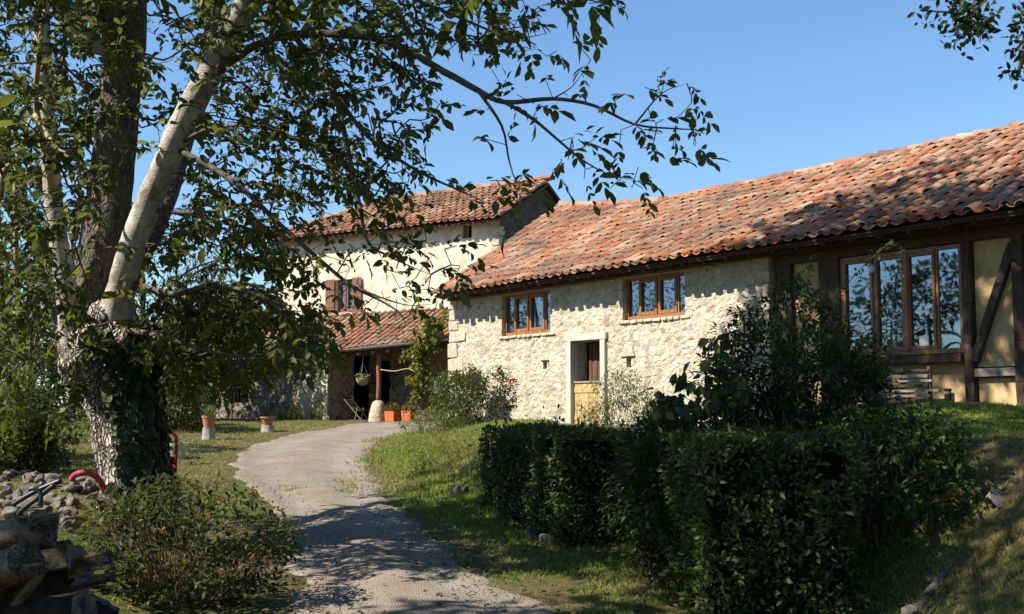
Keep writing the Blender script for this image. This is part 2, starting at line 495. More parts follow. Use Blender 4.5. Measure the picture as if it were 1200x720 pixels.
class MB:
    def __init__(s):
        s.v, s.f, s.m, s.n = [], [], [], 0

    def add(s, V, Fs, m=0):
        for p in V: s.v.append(tuple(float(c) for c in p))
        for f in Fs:
            s.f.append(tuple(int(i) + s.n for i in f)); s.m.append(m)
        s.n += len(V)
        return s

    def box(s, lo, hi, m=0, rot=None, piv=None, jit=0.0):
        lo, hi = np.minimum(lo, hi), np.maximum(lo, hi)
        V = np.array([[x, y, z] for z in (lo[2], hi[2]) for y in (lo[1], hi[1]) for x in (lo[0], hi[0])], float)
        if jit: V += rng.uniform(-jit, jit, V.shape)
        if rot is not None:
            c = np.array(piv if piv is not None else (np.array(lo) + hi) / 2)
            V = (V - c) @ np.array(rot).T + c
        return s.add(V, [(0, 2, 3, 1), (4, 5, 7, 6), (0, 1, 5, 4), (2, 6, 7, 3), (0, 4, 6, 2), (1, 3, 7, 5)], m)

    def bar(s, a, b, wx, wy, m=0, up=(0, 0, 1)):
        """square beam from a to b"""
        a, b = np.array(a, float), np.array(b, float)
        d = (b - a) / np.linalg.norm(b - a)
        up = np.array(up, float)
        if abs(d @ up) > 0.97: up = np.array([0, 1.0, 0])
        x = np.cross(d, up); x /= np.linalg.norm(x)
        y = np.cross(x, d)
        V = [p + sx * x * wx / 2 + sy * y * wy / 2 for p in (a, b) for sx, sy in ((-1, -1), (1, -1), (1, 1), (-1, 1))]
        return s.add(V, [(3, 2, 1, 0), (4, 5, 6, 7), (0, 1, 5, 4), (1, 2, 6, 5), (2, 3, 7, 6), (3, 0, 4, 7)], m)

    def tube(s, pts, rad, n=8, m=0, caps=True):
        V, Fc = tube_np(pts, rad, n, caps)
        for f in Fc: pass
        return s.add(V, [tuple(q) for arr in Fc for q in arr], m)

    def lathe(s, prof, n=20, c=(0, 0, 0), m=0, cap=True):
        V = []
        for r, z in prof:
            for k in range(n):
                a = 2 * PI * k / n
                V.append((c[0] + r * math.cos(a), c[1] + r * math.sin(a), c[2] + z))
        Fc = []
        for i in range(len(prof) - 1):
            for k in range(n):
                k2 = (k + 1) % n
                Fc.append((i * n + k, i * n + k2, (i + 1) * n + k2, (i + 1) * n + k))
        if cap:
            Fc.append(tuple(range(n - 1, -1, -1)))
            Fc.append(tuple(range((len(prof) - 1) * n, len(prof) * n)))
        return s.add(V, Fc, m)

    def build(s, name, mats, parent=None, smooth=False, bevel=0.0, loc=None):
        me = bpy.data.meshes.new(name)
        me.from_pydata(s.v, [], s.f)
        if not isinstance(mats, (list, tuple)): mats = [mats]
        for m in mats: me.materials.append(M[m])
        me.polygons.foreach_set("material_index", s.m)
        if smooth: me.polygons.foreach_set("use_smooth", [True] * len(s.f))
        me.update()
        o = bpy.data.objects.new(name, me)
        COL.objects.link(o)
        if parent is not None: o.parent = parent
        if loc is not None: o.location = loc
        if bevel:
            b = o.modifiers.new("bevel", 'BEVEL')
            b.width = bevel; b.segments = 2; b.limit_method = 'ANGLE'
        return o


def smooth_path(pts, sub=4):
    """Catmull-Rom"""
    p = np.array(pts, float)
    if len(p) < 3: return np.array([p[0] + (p[-1] - p[0]) * t for t in np.linspace(0, 1, sub + 1)])
    q = np.vstack([2 * p[0] - p[1], p, 2 * p[-1] - p[-2]])
    out = []
    for i in range(1, len(q) - 2):
        a, b, c, d = q[i - 1], q[i], q[i + 1], q[i + 2]
        for k in range(sub):
            t = k / sub
            out.append(0.5 * ((2 * b) + (c - a) * t + (2 * a - 5 * b + 4 * c - d) * t * t + (3 * b - a - 3 * c + d) * t ** 3))
    out.append(p[-1])
    return np.array(out)


def tube_np(pts, rad, n=8, caps=True, namp=0.0, nsc=3.0, seed=0):
    pts = np.array(pts, float)
    K = len(pts)
    rad = np.broadcast_to(np.array(rad, float), (K,)) if np.ndim(rad) == 0 else np.array(rad, float)
    T = np.gradient(pts, axis=0)
    T /= np.linalg.norm(T, axis=1)[:, None] + 1e-9
    up = np.array([0.3, 0.9, 0.1]) if abs(T[0] @ np.array([0.3, 0.9, 0.1])) < 0.9 else np.array([1.0, 0, 0])
    V = []
    x = np.cross(T[0], up); x /= np.linalg.norm(x)
    for i in range(K):
        x = x - T[i] * (x @ T[i]); x /= np.linalg.norm(x)
        y = np.cross(T[i], x)
        for k in range(n):
            a = 2 * PI * k / n
            d = x * math.cos(a) + y * math.sin(a)
            r = rad[i]
            p = pts[i] + d * r
            if namp:
                q = Vector(p * nsc) + Vector((seed, 0, 0))
                r2 = r * namp * (noise.fractal(Vector((q.x * 1.6, q.y * 1.6, q.z * 0.45)), 0.8, 2.0, 4))
                p = p + d * r2
            V.append(p)
    V = np.array(V)
    q = []
    for i in range(K - 1):
        for k in range(n):
            k2 = (k + 1) % n
            q.append((i * n + k, i * n + k2, (i + 1) * n + k2, (i + 1) * n + k))
    Fs = [np.array(q)]
    if caps:
        Fs.append(np.array([list(range(n - 1, -1, -1)), list(range((K - 1) * n, K * n))]))
    return V, Fs


def resample_r(rads, sub):
    rads = np.array(rads, float)
    return np.interp(np.linspace(0, len(rads) - 1, (len(rads) - 1) * sub + 1), np.arange(len(rads)), rads)


# ---- leaves
def nrm(a):
    return a / (np.linalg.norm(a, axis=-1, keepdims=True) + 1e-9)


LEAF_FULL = (np.array([[0, 0, 0], [.28, .36, .05], [.28, 0, 0], [.28, -.36, .05], [.66, .44, .03], [.66, 0, -.04], [.66, -.44, .03], [1, 0, -.16]]),
             np.array([[0, 2, 1], [0, 3, 2], [2, 5, 4], [2, 4, 1], [2, 3, 6], [2, 6, 5], [5, 7, 4], [5, 6, 7]]))
LEAF_MID = (np.array([[0, 0, 0], [.4, .5, .08], [.45, 0, -.02], [.4, -.5, .08], [1, 0, -.12]]),
            np.array([[0, 2, 1], [0, 3, 2], [2, 4, 1], [2, 3, 4]]))
LEAF_LONG = (np.array([[0, 0, 0], [.25, .5, .03], [.25, -.5, .03], [.6, .45, .0], [.6, -.45, .0], [1, 0, -.2]]),
             np.array([[0, 2, 1], [1, 2, 4], [1, 4, 3], [3, 4, 5]]))
BLADE = (np.array([[0, .5, 0], [0, -.5, 0], [1, 0, 0]]), np.array([[0, 1, 2]]))
BLADE2 = (np.array([[0, .5, 0], [0, -.5, 0], [.55, .38, .03], [.55, -.38, .03], [1, 0, -.12]]), np.array([[0, 1, 3], [0, 3, 2], [2, 3, 4]]))


def leaves(pos, d, up, L, W, tpl):
    pos, d, up = np.asarray(pos), nrm(np.asarray(d)), np.asarray(up)
    side = nrm(np.cross(d, up))
    nn = np.cross(side, d)
    T, Fc = tpl
    L = np.broadcast_to(L, (len(pos),)); W = np.broadcast_to(W, (len(pos),))
    V = (pos[:, None, :] + T[None, :, 0, None] * (d * L[:, None])[:, None, :]
         + T[None, :, 1, None] * (side * W[:, None])[:, None, :]
         + T[None, :, 2, None] * (nn * L[:, None])[:, None, :])
    k = len(T)
    Fo = Fc[None] + (np.arange(len(pos)) * k)[:, None, None]
    return V.reshape(-1, 3), Fo.reshape(-1, 3)


def rdir(n, g=None):
    return nrm((g or rng).normal(size=(n, 3)))


def clump_foliage(centers, per, cr, L, asp, droop=0.3, upb=0.7, outc=None, tpl=LEAF_MID, flat=0.7):
    """leaves gathered in clumps: random leaf directions biased outward / down"""
    centers = np.asarray(centers)
    n = len(centers) * per
    off = rdir(n) * (rng.uniform(0, 1, (n, 1)) ** 0.5) * cr
    off[:, 2] *= flat
    pos = np.repeat(centers, per, axis=0) + off
    d = rdir(n) + nrm(off) * 0.6
    if outc is not None:
        d += nrm(pos - np.asarray(outc)) * 0.6
    d[:, 2] -= droop
    up = rdir(n) * (1 - upb)
    up[:, 2] += upb
    ln = L * rng.uniform(0.6, 1.25, n)
    return leaves(pos, d, up, ln, ln * asp, tpl)


def ellip(n, c, r, shell=0.5, zmin=None):
    """points in an ellipsoid, pushed towards its shell"""
    d = rdir(n)
    q = rng.uniform(0, 1, (n, 1)) ** (1 / 3)
    q = shell + (1 - shell) * q if shell else q
    p = np.asarray(c) + d * q * np.asarray(r)
    if zmin is not None: p = p[p[:, 2] > zmin]
    return p


def lumpy(pts, c, r, amp, sc_, seed=0):
    """keep points inside a noisy version of the ellipsoid, leaving gaps"""
    out = []
    for p in pts:
        e = np.linalg.norm((p - c) / r)
        nz = noise.noise(Vector(p * sc_) + Vector((seed * 7.1, seed * 3.3, 0)))
        if e < 1 + amp * nz and nz > -0.28: out.append(p)
    return np.array(out)


# ------------------------------------------------------------------ terrain
YL = [(-12, -1.3), (0, -1.5), (6, -1.75), (9.9, -1.84), (12.3, -2.34), (15.5, -3.23), (18.3, -4.36), (20.9, -5.06), (24.2, -5.35), (26.9, -5.04), (28.9, -4.4), (31, -4.2), (32.3, -3.6), (33.2, -1.9), (34.2, 0.5)]
YR = [(-12, 2.6), (0, 1.7), (6, .95), (9.46, .27), (10.98, -.32), (14.72, -1.4), (20.14, -2.52), (22.4, -2.77), (25.26, -2.79), (27.2, -2.25), (28.1, -1.72), (28.8, -1.45), (29.3, 0.2), (30.2, 3), (34.2, 7)]


def XL(Y): return np.interp(Y, [a for a, b in YL], [b for a, b in YL])
def XR(Y): return np.interp(Y, [a for a, b in YR], [b for a, b in YR])
def sst(x, a, b):
    t = np.clip((x - a) / (np.asarray(b) - a), 0, 1)
    return t * t * (3 - 2 * t)


def zr(Y): return np.interp(Y, [-20, 9, 14, 30, 36, 60, 400], [-0.3, 0, .33, 1.33, 1.42, 1.5, 1.5])


def H(X, Y):
    X, Y = np.asarray(X, float), np.asarray(Y, float)
    z = zr(Y)
    s = X - XR(np.minimum(Y, 28.0))
    zt = np.interp(Y, [0, 6, 9, 12, 17, 20, 24, 29, 32], [.8, 1.2, 1.45, 1.30, 1.72, 1.62, 1.42, 1.34, 1.35])
    zt = zt + (np.minimum(zt, 1.27 + .10 * sst(Y, 18, 24) + .45 * sst(X, 3.2, 6.6)) - zt) * sst(Y, 9.3, 12.5)
    s0 = np.interp(Y, [9, 13, 18], [2.0, 1.4, .15])
    s1 = np.interp(Y, [9, 13, 18], [4.9, 3.5, 2.7])
    z = z + np.maximum(zt - z, 0) * sst(s, s0, s1)
    dl = XL(Y) - X
    z = z + 0.5 * sst(dl, .7, 2.3) * sst(Y, 7.5, 10.5) * (1 - sst(Y, 14.5, 19))
    # small relief
    z = z + 0.03 * np.sin(X * 1.7 + 1.3 * np.sin(Y * .9)) * np.cos(Y * 1.3) * sst(np.maximum(s, dl), .2, 1.5)
    return z


def h1(x, y): return float(H(x, y))


def axis(lo, hi, fine0, fine1, step):
    a = list(np.arange(fine0, fine1 + 1e-6, step))
    l, d = [], step
    x = fine0
    while x > lo:
        d *= 1.35; x -= d; l.append(max(x, lo))
    r, d = [], step
    x = fine1
    while x < hi:
        d *= 1.35; x += d; r.append(min(x, hi))
    return np.array(l[::-1] + a + r)


def build_ground():
    xs = axis(-900, 900, -9, 10, .16)
    ys = axis(-60, 1500, 4, 36, .16)
    X, Y = np.meshgrid(xs, ys)
    Z = H(X, Y)
    ins = sst(np.minimum(X - XL(Y), XR(Y) - X), .02, .3) * (Y > -12) * (Y < 34)
    Z = Z - .05 * ins
    V = np.stack([X, Y, Z], -1).reshape(-1, 3)
    nx, ny = len(xs), len(ys)
    idx = np.arange(nx * ny).reshape(ny, nx)
    Fq = np.stack([idx[:-1, :-1], idx[:-1, 1:], idx[1:, 1:], idx[1:, :-1]], -1).reshape(-1, 4)
    o = mesh_np("ground", V, Fq, "ground", smooth=True)
    tag(o, "uneven grassy and earthy ground around the farm", "ground", kind="structure")


def build_road():
    ys = np.concatenate([np.arange(-12, 6, .5), np.arange(6, 34.1, .12)])
    nc = 26
    V, worn = [], []
    for y in ys:
        a = float(XL(y)) + .22 * noise.noise(Vector((1.3, y * 1.6, 0))) + .09 * noise.noise(Vector((7.3, y * 5, 0)))
        b = float(XR(y)) + .22 * noise.noise(Vector((4.3, y * 1.6, 3))) + .09 * noise.noise(Vector((2.3, y * 5, 3)))
        for k in range(nc):
            t = k / (nc - 1)
            x = a + (b - a) * t
            e = min(t, 1 - t) * 2
            z = h1(x, y) + (.004 if 0 < k < nc - 1 else -.03)
            z += .022 * math.exp(-((t - .5) / .16) ** 2) - .02 * math.exp(-((abs(t - .5) - .27) / .1) ** 2)
            z += .012 * noise.noise(Vector((x * 2.2, y * 2.2, 5))) * min(1, e * 3)
            V.append((x, y, z + .012))
            wr = math.exp(-((abs(t - .5) - .27) / .12) ** 2) * (.75 + .5 * noise.noise(Vector((x * .8, y * .35, 11))))
            worn.append(max(0, min(1, wr)))
    n = len(ys)
    idx = np.arange(n * nc).reshape(n, nc)
    Fq = np.stack([idx[:-1, :-1], idx[:-1, 1:], idx[1:, 1:], idx[1:, :-1]], -1).reshape(-1, 4)
    o = mesh_np("road", V, Fq, "gravel", smooth=True)
    at = o.data.attributes.new("worn", 'FLOAT', 'POINT')
    at.data.foreach_set("value", np.array(worn, dtype=np.float32))
    tag(o, "grey gravel farm track curving up to the house", "road", kind="structure")


build_ground()
build_road()

# ------------------------------------------------------------------ frames of the two buildings
C0 = P(527, 480, 29)[:2]
BU = np.array([.7556, -1.0043]); BU /= np.linalg.norm(BU)
BI = np.array([-BU[1], BU[0]])
BRZ = math.atan2(BU[1], BU[0])
H0 = P(450, 480, 37)[:2]
HU = np.array([1.7037, -1.0043]); HU /= np.linalg.norm(HU)
HI = np.array([-HU[1], HU[0]])
HRZ = math.atan2(HU[1], HU[0])


def bw(u, off=0, z=0):
    q = C0 + BU * u + BI * off
    return np.array([q[0], q[1], z])


def hw(u, off=0, z=0):
    q = H0 + HU * u + HI * off
    return np.array([q[0], q[1], z])


def vdist(p):
    d, _ = noise.voronoi(Vector(p))
    return d[1] - d[0]


def wall_grid(u0, u1, z0, z1, opens, depth, res=.07, amp=.03, vs=4.6, y=0.0, top=None):
    """a wall face in the x-z plane facing -y, with real openings and reveals and stone relief"""
    us = sorted(set([round(a, 4) for a in np.linspace(u0, u1, int((u1 - u0) / res) + 1)] + [c for o in opens for c in o[:2]]))
    zs = sorted(set([round(a, 4) for a in np.linspace(z0, z1, int((z1 - z0) / res) + 1)] + [c for o in opens for c in o[2:4]]))
    us = [a for i, a in enumerate(us) if i == 0 or a - us[i - 1] > 1e-3]
    zs = [a for i, a in enumerate(zs) if i == 0 or a - zs[i - 1] > 1e-3]

    def inside(a, b):
        return any(o[0] < a < o[1] and o[2] < b < o[3] for o in opens)
    mb = MB()
    idx = {}
    V, Fc = [], []

    def vert(i, j):
        if (i, j) not in idx:
            a, b = us[i], zs[j]
            yy = y
            if amp:
                p = np.array([a * vs, 0, b * vs * 1.3])
                p = p + .5 * np.array(noise.noise_vector(Vector((a * 4, 0, b * 4)))) * .8
                yy -= amp * (min(vdist(p), .35) / .35) + amp * .7 * noise.fractal(Vector((a * 3, 1, b * 3)), 1, 2, 4)
            bb = b
            if top is not None and j == len(zs) - 1: bb = b + top(a)
            idx[(i, j)] = len(V); V.append((a, yy, bb))
        return idx[(i, j)]
    edges = {}
    for i in range(len(us) - 1):
        for j in range(len(zs) - 1):
            if inside((us[i] + us[i + 1]) / 2, (zs[j] + zs[j + 1]) / 2): continue
            q = (vert(i, j), vert(i + 1, j), vert(i + 1, j + 1), vert(i, j + 1))
            Fc.append(q)
            for k in range(4):
                e = (q[k], q[(k + 1) % 4])
                if (e[1], e[0]) in edges: del edges[(e[1], e[0])]
                else: edges[e] = 1
    back = {}
    for a, b in edges:
        for k in (a, b):
            if k not in back:
                back[k] = len(V)
                V.append((V[k][0], y + depth, V[k][2]))
        Fc.append((b, a, back[a], back[b]))
    mb.add(V, Fc)
    return mb


def tile_roof(u0f, u1f, S, pitch_dir, n_dir, slope_len, zeave, yeave, sag, period=.27, expo=.36, rscale=1.0, seed=1, zlin=0.0):
    """barrel-tile slope.  local frame: x along the eave, (0, sy, sz) up the slope; returns V, F lists"""
    g = np.random.default_rng(seed)
    sy, sz = pitch_dir
    ny, nz = n_dir
    rows = int(slope_len / expo) + 1
    Vs, Qs, cnt = [], [], 0
    seg = 7
    th = np.linspace(0, PI, seg + 1)

    def pos(u, s, nn):
        dz = sag(u, s)
        return np.array([u, yeave + sy * s + ny * nn, zeave + sz * s + nz * nn + dz])
    for kind in (0, 1):
        for j in range(rows):
            s0 = j * expo - (.02 if kind == 0 else .07)
            Ln = expo * 1.28
            if s0 + Ln > slope_len + .05: Ln = slope_len + .05 - s0
            if Ln < .1: continue
            f = min(max(s0 / slope_len, 0), 1)
            ua, ub = u0f(f), u1f(f)
            ncol = int((ub - ua) / period)
            for i in range(ncol + (1 if kind == 0 else 0)):
                uc = ua + (i + (0 if kind == 0 else .5)) * period
                if kind == 0:
                    rl = (.098 + g.normal() * .004) * rscale * period / .27
                    ru = rl * .86
                    nl, nu = .043 + g.normal() * .006, .018
                else:
                    rl = .098 * rscale * period / .27
                    ru = rl * 1.08
                    nl, nu = .092, .072
                uo = g.normal() * .010
                us_ = uo + g.normal() * .012
                sj = g.normal() * .018
                nl += g.normal() * .004
                tk = .014
                ring = []
                for (s, r, nn, du) in ((s0 + sj, rl, nl, uo), (s0 + sj + Ln, ru, nu, us_)):
                    for rr in (r, r - tk):
                        for a in th:
                            if kind == 0:
                                ring.append(pos(uc + du + rr * math.cos(a), s, nn + rr * math.sin(a) * .95 - .03))
                            else:
                                ring.append(pos(uc + du + rr * math.cos(a), s, nn - rr * math.sin(a) * .62 - .03))
                k = seg + 1
                Vs += ring
                for a in range(seg):
                    Qs.append((cnt + a, cnt + a + 1, cnt + 2 * k + a + 1, cnt + 2 * k + a))
                    if j == 0 or kind == 0:
                        Qs.append((cnt + a, cnt + k + a, cnt + k + a + 1, cnt + a + 1))
                    if j == 0:
                        Qs.append((cnt + k + a, cnt + 3 * k + a, cnt + 3 * k + a + 1, cnt + k + a + 1))
                Qs.append((cnt, cnt + 2 * k, cnt + 3 * k, cnt + k))
                Qs.append((cnt + seg, cnt + k + seg, cnt + 3 * k + seg, cnt + 2 * k + seg))
                cnt += 4 * k
    return np.array(Vs), np.array(Qs)


def ridge_run(a, b, zfun, r=.13, L=.42, seed=3):
    """overlapping ridge tiles from a to b (local points), zfun(u) adds sag"""
    g = np.random.default_rng(seed)
    a, b = np.array(a, float), np.array(b, float)
    n = int(np.linalg.norm(b - a) / (L * .85))
    d = (b - a) / np.linalg.norm(b - a)
    x = np.cross(d, (0, 0, 1.0)); x /= np.linalg.norm(x)
    V, Q, c = [], [], 0
    for i in range(n):
        t0, t1 = i / n, (i + 1.18) / n
        tilt = g.normal() * .01
        for t, rr, dz in ((t0, r * 1.05, .012 + tilt), (t1, r * .92, -.012)):
            p = a + (b - a) * t + np.array([0, 0, dz + zfun((a + (b - a) * min(t, 1))[0])])
            for k in range(9):
                an = PI * (-.08 + 1.16 * k / 8)
                V.append(p + x * rr * math.cos(an) + np.array([0, 0, rr * .85 * math.sin(an)]))
        for k in range(8):
            Q.append((c + k, c + k + 1, c + 9 + k + 1, c + 9 + k))
        c += 18
    return np.array(V), np.array(Q)


# ------------------------------------------------------------------ barn
def casement(parent, name, x0, x1, z0, z1, yf, lights, label=None, fw=.06, sillw=.0, mat="window_wood", extra=None):
    """window: frame (this object) with casements and panes as children; face at y=yf (towards -y)"""
    fr = MB()
    d = .07
    fr.box((x0, yf, z0), (x0 + fw, yf + d, z1))
    fr.box((x1 - fw, yf, z0), (x1, yf + d, z1))
    fr.box((x0 + fw, yf + .001, z1 - fw), (x1 - fw, yf + d, z1))
    fr.box((x0 + fw, yf - .015, z0), (x1 - fw, yf + d, z0 + fw * 1.15))
    for (a, b, kind) in lights[1:]:
        fr.box((a - .022, yf + .004, z0 + fw * 1.15), (a + .022, yf + d, z1 - fw))
    win = fr.build("window", mat, parent, bevel=.006)
    for (a, b, kind) in lights:
        a2, b2 = max(a + .022, x0 + fw), min(b - .022, x1 - fw)
        zz0, zz1 = z0 + fw * 1.15, z1 - fw
        if kind:
            cs = MB()
            c = kind
            yo = yf - .022
            cs.box((a2 + .002, yo, zz0 + .002), (a2 + c, yf + .05, zz1 - .002))
            cs.box((b2 - c, yo, zz0 + .002), (b2 - .002, yf + .05, zz1 - .002))
            cs.box((a2 + c, yo + .001, zz1 - c), (b2 - c, yf + .05, zz1 - .002))
            cs.box((a2 + c, yo + .001, zz0 + .002), (b2 - c, yf + .05, zz0 + c * 1.2))
            cs.build("sash", mat, win, bevel=.005)
        pn = MB().box((a2, yf + .03, zz0), (b2, yf + .036, zz1))
        pn.build("pane", "glass", win)
    return win


def build_barn():
    root = empty("stone_barn", (C0[0], C0[1], 0), BRZ)
    tag(root, "long low stone barn under a sagging red tiled roof, beside the track", "barn")
    ZE, ZR, OE, OR_ = 4.56, 6.92, -.62, 4.0
    L_ = math.hypot(ZR - ZE, OR_ - OE)
    sy, sz = (OR_ - OE) / L_, (ZR - ZE) / L_

    def sag(u, s):
        f = min(max(s / L_, 0), 1)
        lift = .40 * max(0, 1 - max(u, -.5) / 4.2) ** 1.6 * f
        return lift - .05 * math.sin(PI * min(max((u - 2) / 13, 0), 1)) * f + .018 * noise.noise(Vector((u * .9, s * .9, 2)))
    V, Q = tile_roof(lambda f: .15 - .55 * f, lambda f: 18.3, None, (sy, sz), (-sz, sy), L_, ZE, OE, sag, .27, .36, seed=11)
    roof = mesh_np("roof", V, Q, "roof_tile", root, smooth=True)
    # underlay, back slope
    us = np.linspace(-.3, 18.2, 40)
    mb = MB()
    Vv = []
    for u in us:
        a = max(u, .1)
        Vv += [(a, OE + .08, ZE - .075 + .04), (u, OR_, ZR - .06 + sag(u, L_)), (u, 2 * OR_ - OE, ZE - .05), (a, OE + .08, ZE - .11 + .04), (u, OR_, ZR - .12 + sag(u, L_))]
    Fq = []
    for i in range(len(us) - 1):
        k = i * 5
        Fq += [(k, k + 5, k + 6, k + 1), (k + 1, k + 6, k + 7, k + 2), (k + 3, k + 4, k + 9, k + 8), (k, k + 3, k + 8, k + 5)]
    mb.add(Vv, Fq).build("sarking", "old_timber", roof)
    rv, rq = ridge_run((-.4, OR_, ZR + .0), (18.2, OR_, ZR + .0), lambda u: sag(u, L_), .14)
    mesh_np("ridge_tiles", rv, rq, "roof_tile", roof, smooth=True)
    # rafter ends
    rf = MB()
    for u in np.arange(.35, 18, .55):
        a = np.array((u, OE + .16, ZE - .11 + .0))
        b = np.array((u, .3, ZE - .11 + .92 * sz / sy))
        rf.bar(a, b, .08, .10)
    rf.build("rafters", "old_timber", root)
    sb = MB()
    for k in range(46):
        u0_ = .12 + k * .395
        sb.box((u0_, OE + .11, ZE - .055), (u0_ + .387, OE + .13, ZE - .10 - .008 * (k % 3)))
    sb.build("eave_board", "old_timber", root)
    MB().bar((.05, -.075, 4.52), (18, -.075, 4.52), .16, .20).build("wall_plate", "beam_timber", root, bevel=.012)
    # stone wall
    o1 = (2.19, 4.03, 3.42, 4.39)
    o2 = (6.44, 8.23, 3.52, 4.40)
    od = (4.80, 5.80, 1.0, 3.16)
    holes = [(3.78, 3.91, 2.60, 2.78), (6.54, 6.68, 2.55, 2.76), (.92, 1.04, 2.50, 2.66)]
    wl = wall_grid(0, 10.33, .8, 4.72, [o1, o2, od] + holes, .42, .065, .014, 6.0)
    # gable end towards the track, and back
    wl.add([(0.02, .4, .8), (.02, 8.4, .8), (.02, 8.4, 4.5), (.02, 4.0, 7.0), (.02, .4, 4.7)], [(4, 3, 2, 1, 0)])
    wl.add([(0.0, 8.3, .8), (18, 8.3, .8), (18, 8.3, 4.6), (0, 8.3, 4.6)], [(0, 1, 2, 3)])
    wall = wl.build("wall", "lime_stone", root)
    bk = MB().box((18.0, .2, .8), (18.1, 8.2, 4.6))
    bk.add([(18.05, .2, 4.6), (18.05, 8.2, 4.6), (18.05, 4, 6.7)], [(0, 1, 2)])
    bk.build("end_wall", "lime_stone", root)
    # dark back of the niches
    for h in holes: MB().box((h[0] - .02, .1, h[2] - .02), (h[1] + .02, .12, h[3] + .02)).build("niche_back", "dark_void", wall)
    # stone caps over the niches
    for (u, z, w_, hh) in ((6.6, 2.86, .22, .17), (.98, 2.71, .16, .07), (3.85, 2.83, .15, .07)):
        cp = MB()
        cp.add([(u - w_, -.05, z - hh * .55), (u + w_, -.06, z - hh * .5), (u + w_ * .6, -.05, z + hh * .6), (u - w_ * .3, -.05, z + hh * .8),
                (u - w_, .05, z - hh * .55), (u + w_, .05, z - hh * .5), (u + w_ * .6, .05, z + hh * .6), (u - w_ * .3, .05, z + hh * .8)],
               [(0, 1, 2, 3), (0, 4, 5, 1), (1, 5, 6, 2), (2, 6, 7, 3), (3, 7, 4, 0)])
        cp.build("niche_stone", "quoin_stone", wall, bevel=.012)
    # quoins at the two corners
    class Stones:
        nm = "quoin"

        def box(s_, lo, hi, jit=0):
            lo, hi = np.array(lo, float), np.array(hi, float)
            c = (lo + hi) / 2
            MB().box(lo - c, hi - c, jit=jit).build(s_.nm, "quoin_stone", wall, bevel=.02, loc=tuple(c))
    qn = Stones()
    z = .95
    k = 0
    while z < 4.5:
        h = rng.uniform(.24, .40)
        l = .62 if k % 2 else .36
        l *= rng.uniform(.85, 1.15)
        qn.box((-.02 + rng.normal() * .008, -.042 + rng.normal() * .006, z), (l, .5, z + h - .025), jit=.018)
        z += h; k += 1
    z = .95
    while z < 4.45:
        h = rng.uniform(.22, .38)
        qn.box((10.33 - rng.uniform(.22, .5), -.042 + rng.normal() * .006, z), (10.36, .4, z + h - .025), jit=.015)
        z += h
    # sills of flat stones
    qn.nm = 'sill_stone'
    for o in (o1, o2):
        u = o[0] - .08
        while u < o[1]:
            l = rng.uniform(.16, .34)
            qn.box((u, -.05, o[2] - .07), (u + l - .015, .1, o[2] - .008), jit=.012)
            u += l
    # upper windows
    casement(root, "window", o1[0], o1[1], o1[2] + .01, o1[3], .10, [(o1[0], 2.56, 0), (2.56, 3.14, .06), (3.14, 3.74, .06), (3.74, o1[1], 0)])
    casement(root, "window", o2[0], o2[1], o2[2] + .01, o2[3], .10, [(o2[0], 6.82, 0), (6.82, 7.38, .06), (7.38, 7.94, .06), (7.94, o2[1], 0)])
    # door with pale frame, open above, yellow board below
    df = MB()
    df.box((4.66, -.08, 1.0), (4.82, .12, 3.17), jit=.006)
    df.box((5.78, -.08, 1.0), (5.93, .12, 3.17), jit=.006)
    df.box((4.62, -.085, 3.171), (5.97, .12, 3.32), jit=.006)
    df.build("door_frame", "pale_frame", root, bevel=.012)
    hd = MB()
    for k in range(4):
        hd.box((4.822 + k * .239, .02, 1.1), (4.822 + (k + 1) * .239 - .006, .06, 2.26))
    hd.box((4.83, .005, 2.05), (5.77, .019, 2.15)).box((4.83, .005, 1.45), (5.77, .019, 1.55))
    door = hd.build("half_door", "yellow_board", root, bevel=.004)
    MB().box((4.84, -.005, 2.262), (5.76, .07, 2.30)).build("ledge", "grey_timber", door)
    od_ = MB()
    for k in range(6):
        od_.box((4.98 + k * .085, .32 + .02 * (k % 2), 2.2), (5.06 + k * .085, .36 + .02 * (k % 2), 3.12))
    od_.build("inner_shutter", "brown_curtain", root)
    # timber framed part: plaster, posts, big window
    y = .16
    pl = MB()
    for (a, b, z0, z1) in ((10.36, 11.80, .8, 4.62), (11.80, 14.10, .8, 2.40), (14.28, 14.93, .8, 2.14), (14.28, 14.93, 2.31, 4.30), (15.12, 18.0, .8, 4.62), (11.8, 15.1, 4.42, 4.66)):
        g_ = wall_grid(a, b, z0, z1, [], .15, .11, .008, 2.0, y)
        pl.add(g_.v, g_.f)
    pl.build("plaster_panels", "ochre_plaster", root)
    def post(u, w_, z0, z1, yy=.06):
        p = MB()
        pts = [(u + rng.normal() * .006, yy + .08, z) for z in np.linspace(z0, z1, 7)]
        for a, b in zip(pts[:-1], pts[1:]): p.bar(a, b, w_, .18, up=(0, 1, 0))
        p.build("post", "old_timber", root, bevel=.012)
    post(10.62, .34, .85, 4.5)
    post(11.60, .42, .85, 4.5)  # widened so its dark timber stands in for shade on the plaster
    post(14.19, .15, .85, 4.5)
    post(15.02, .17, .85, 4.5)
    MB().bar((10.4, .12, 4.35), (15.3, .12, 4.34), .16, .17).build("lintel_beam", "beam_timber", root, bevel=.012)
    MB().bar((14.27, .13, 2.22), (14.94, .13, 2.225), .15, .13).build("rail", "grey_timber", root, bevel=.012)
    MB().bar((14.26, .12, 2.40), (14.95, .12, 4.14), .13, .13, up=(0, 1, 0)).build("brace", "old_timber", root, bevel=.012)
    MB().bar((11.82, .07, 2.46), (14.11, .07, 2.46), .20, .13).build("window_beam", "beam_timber", root, bevel=.012)
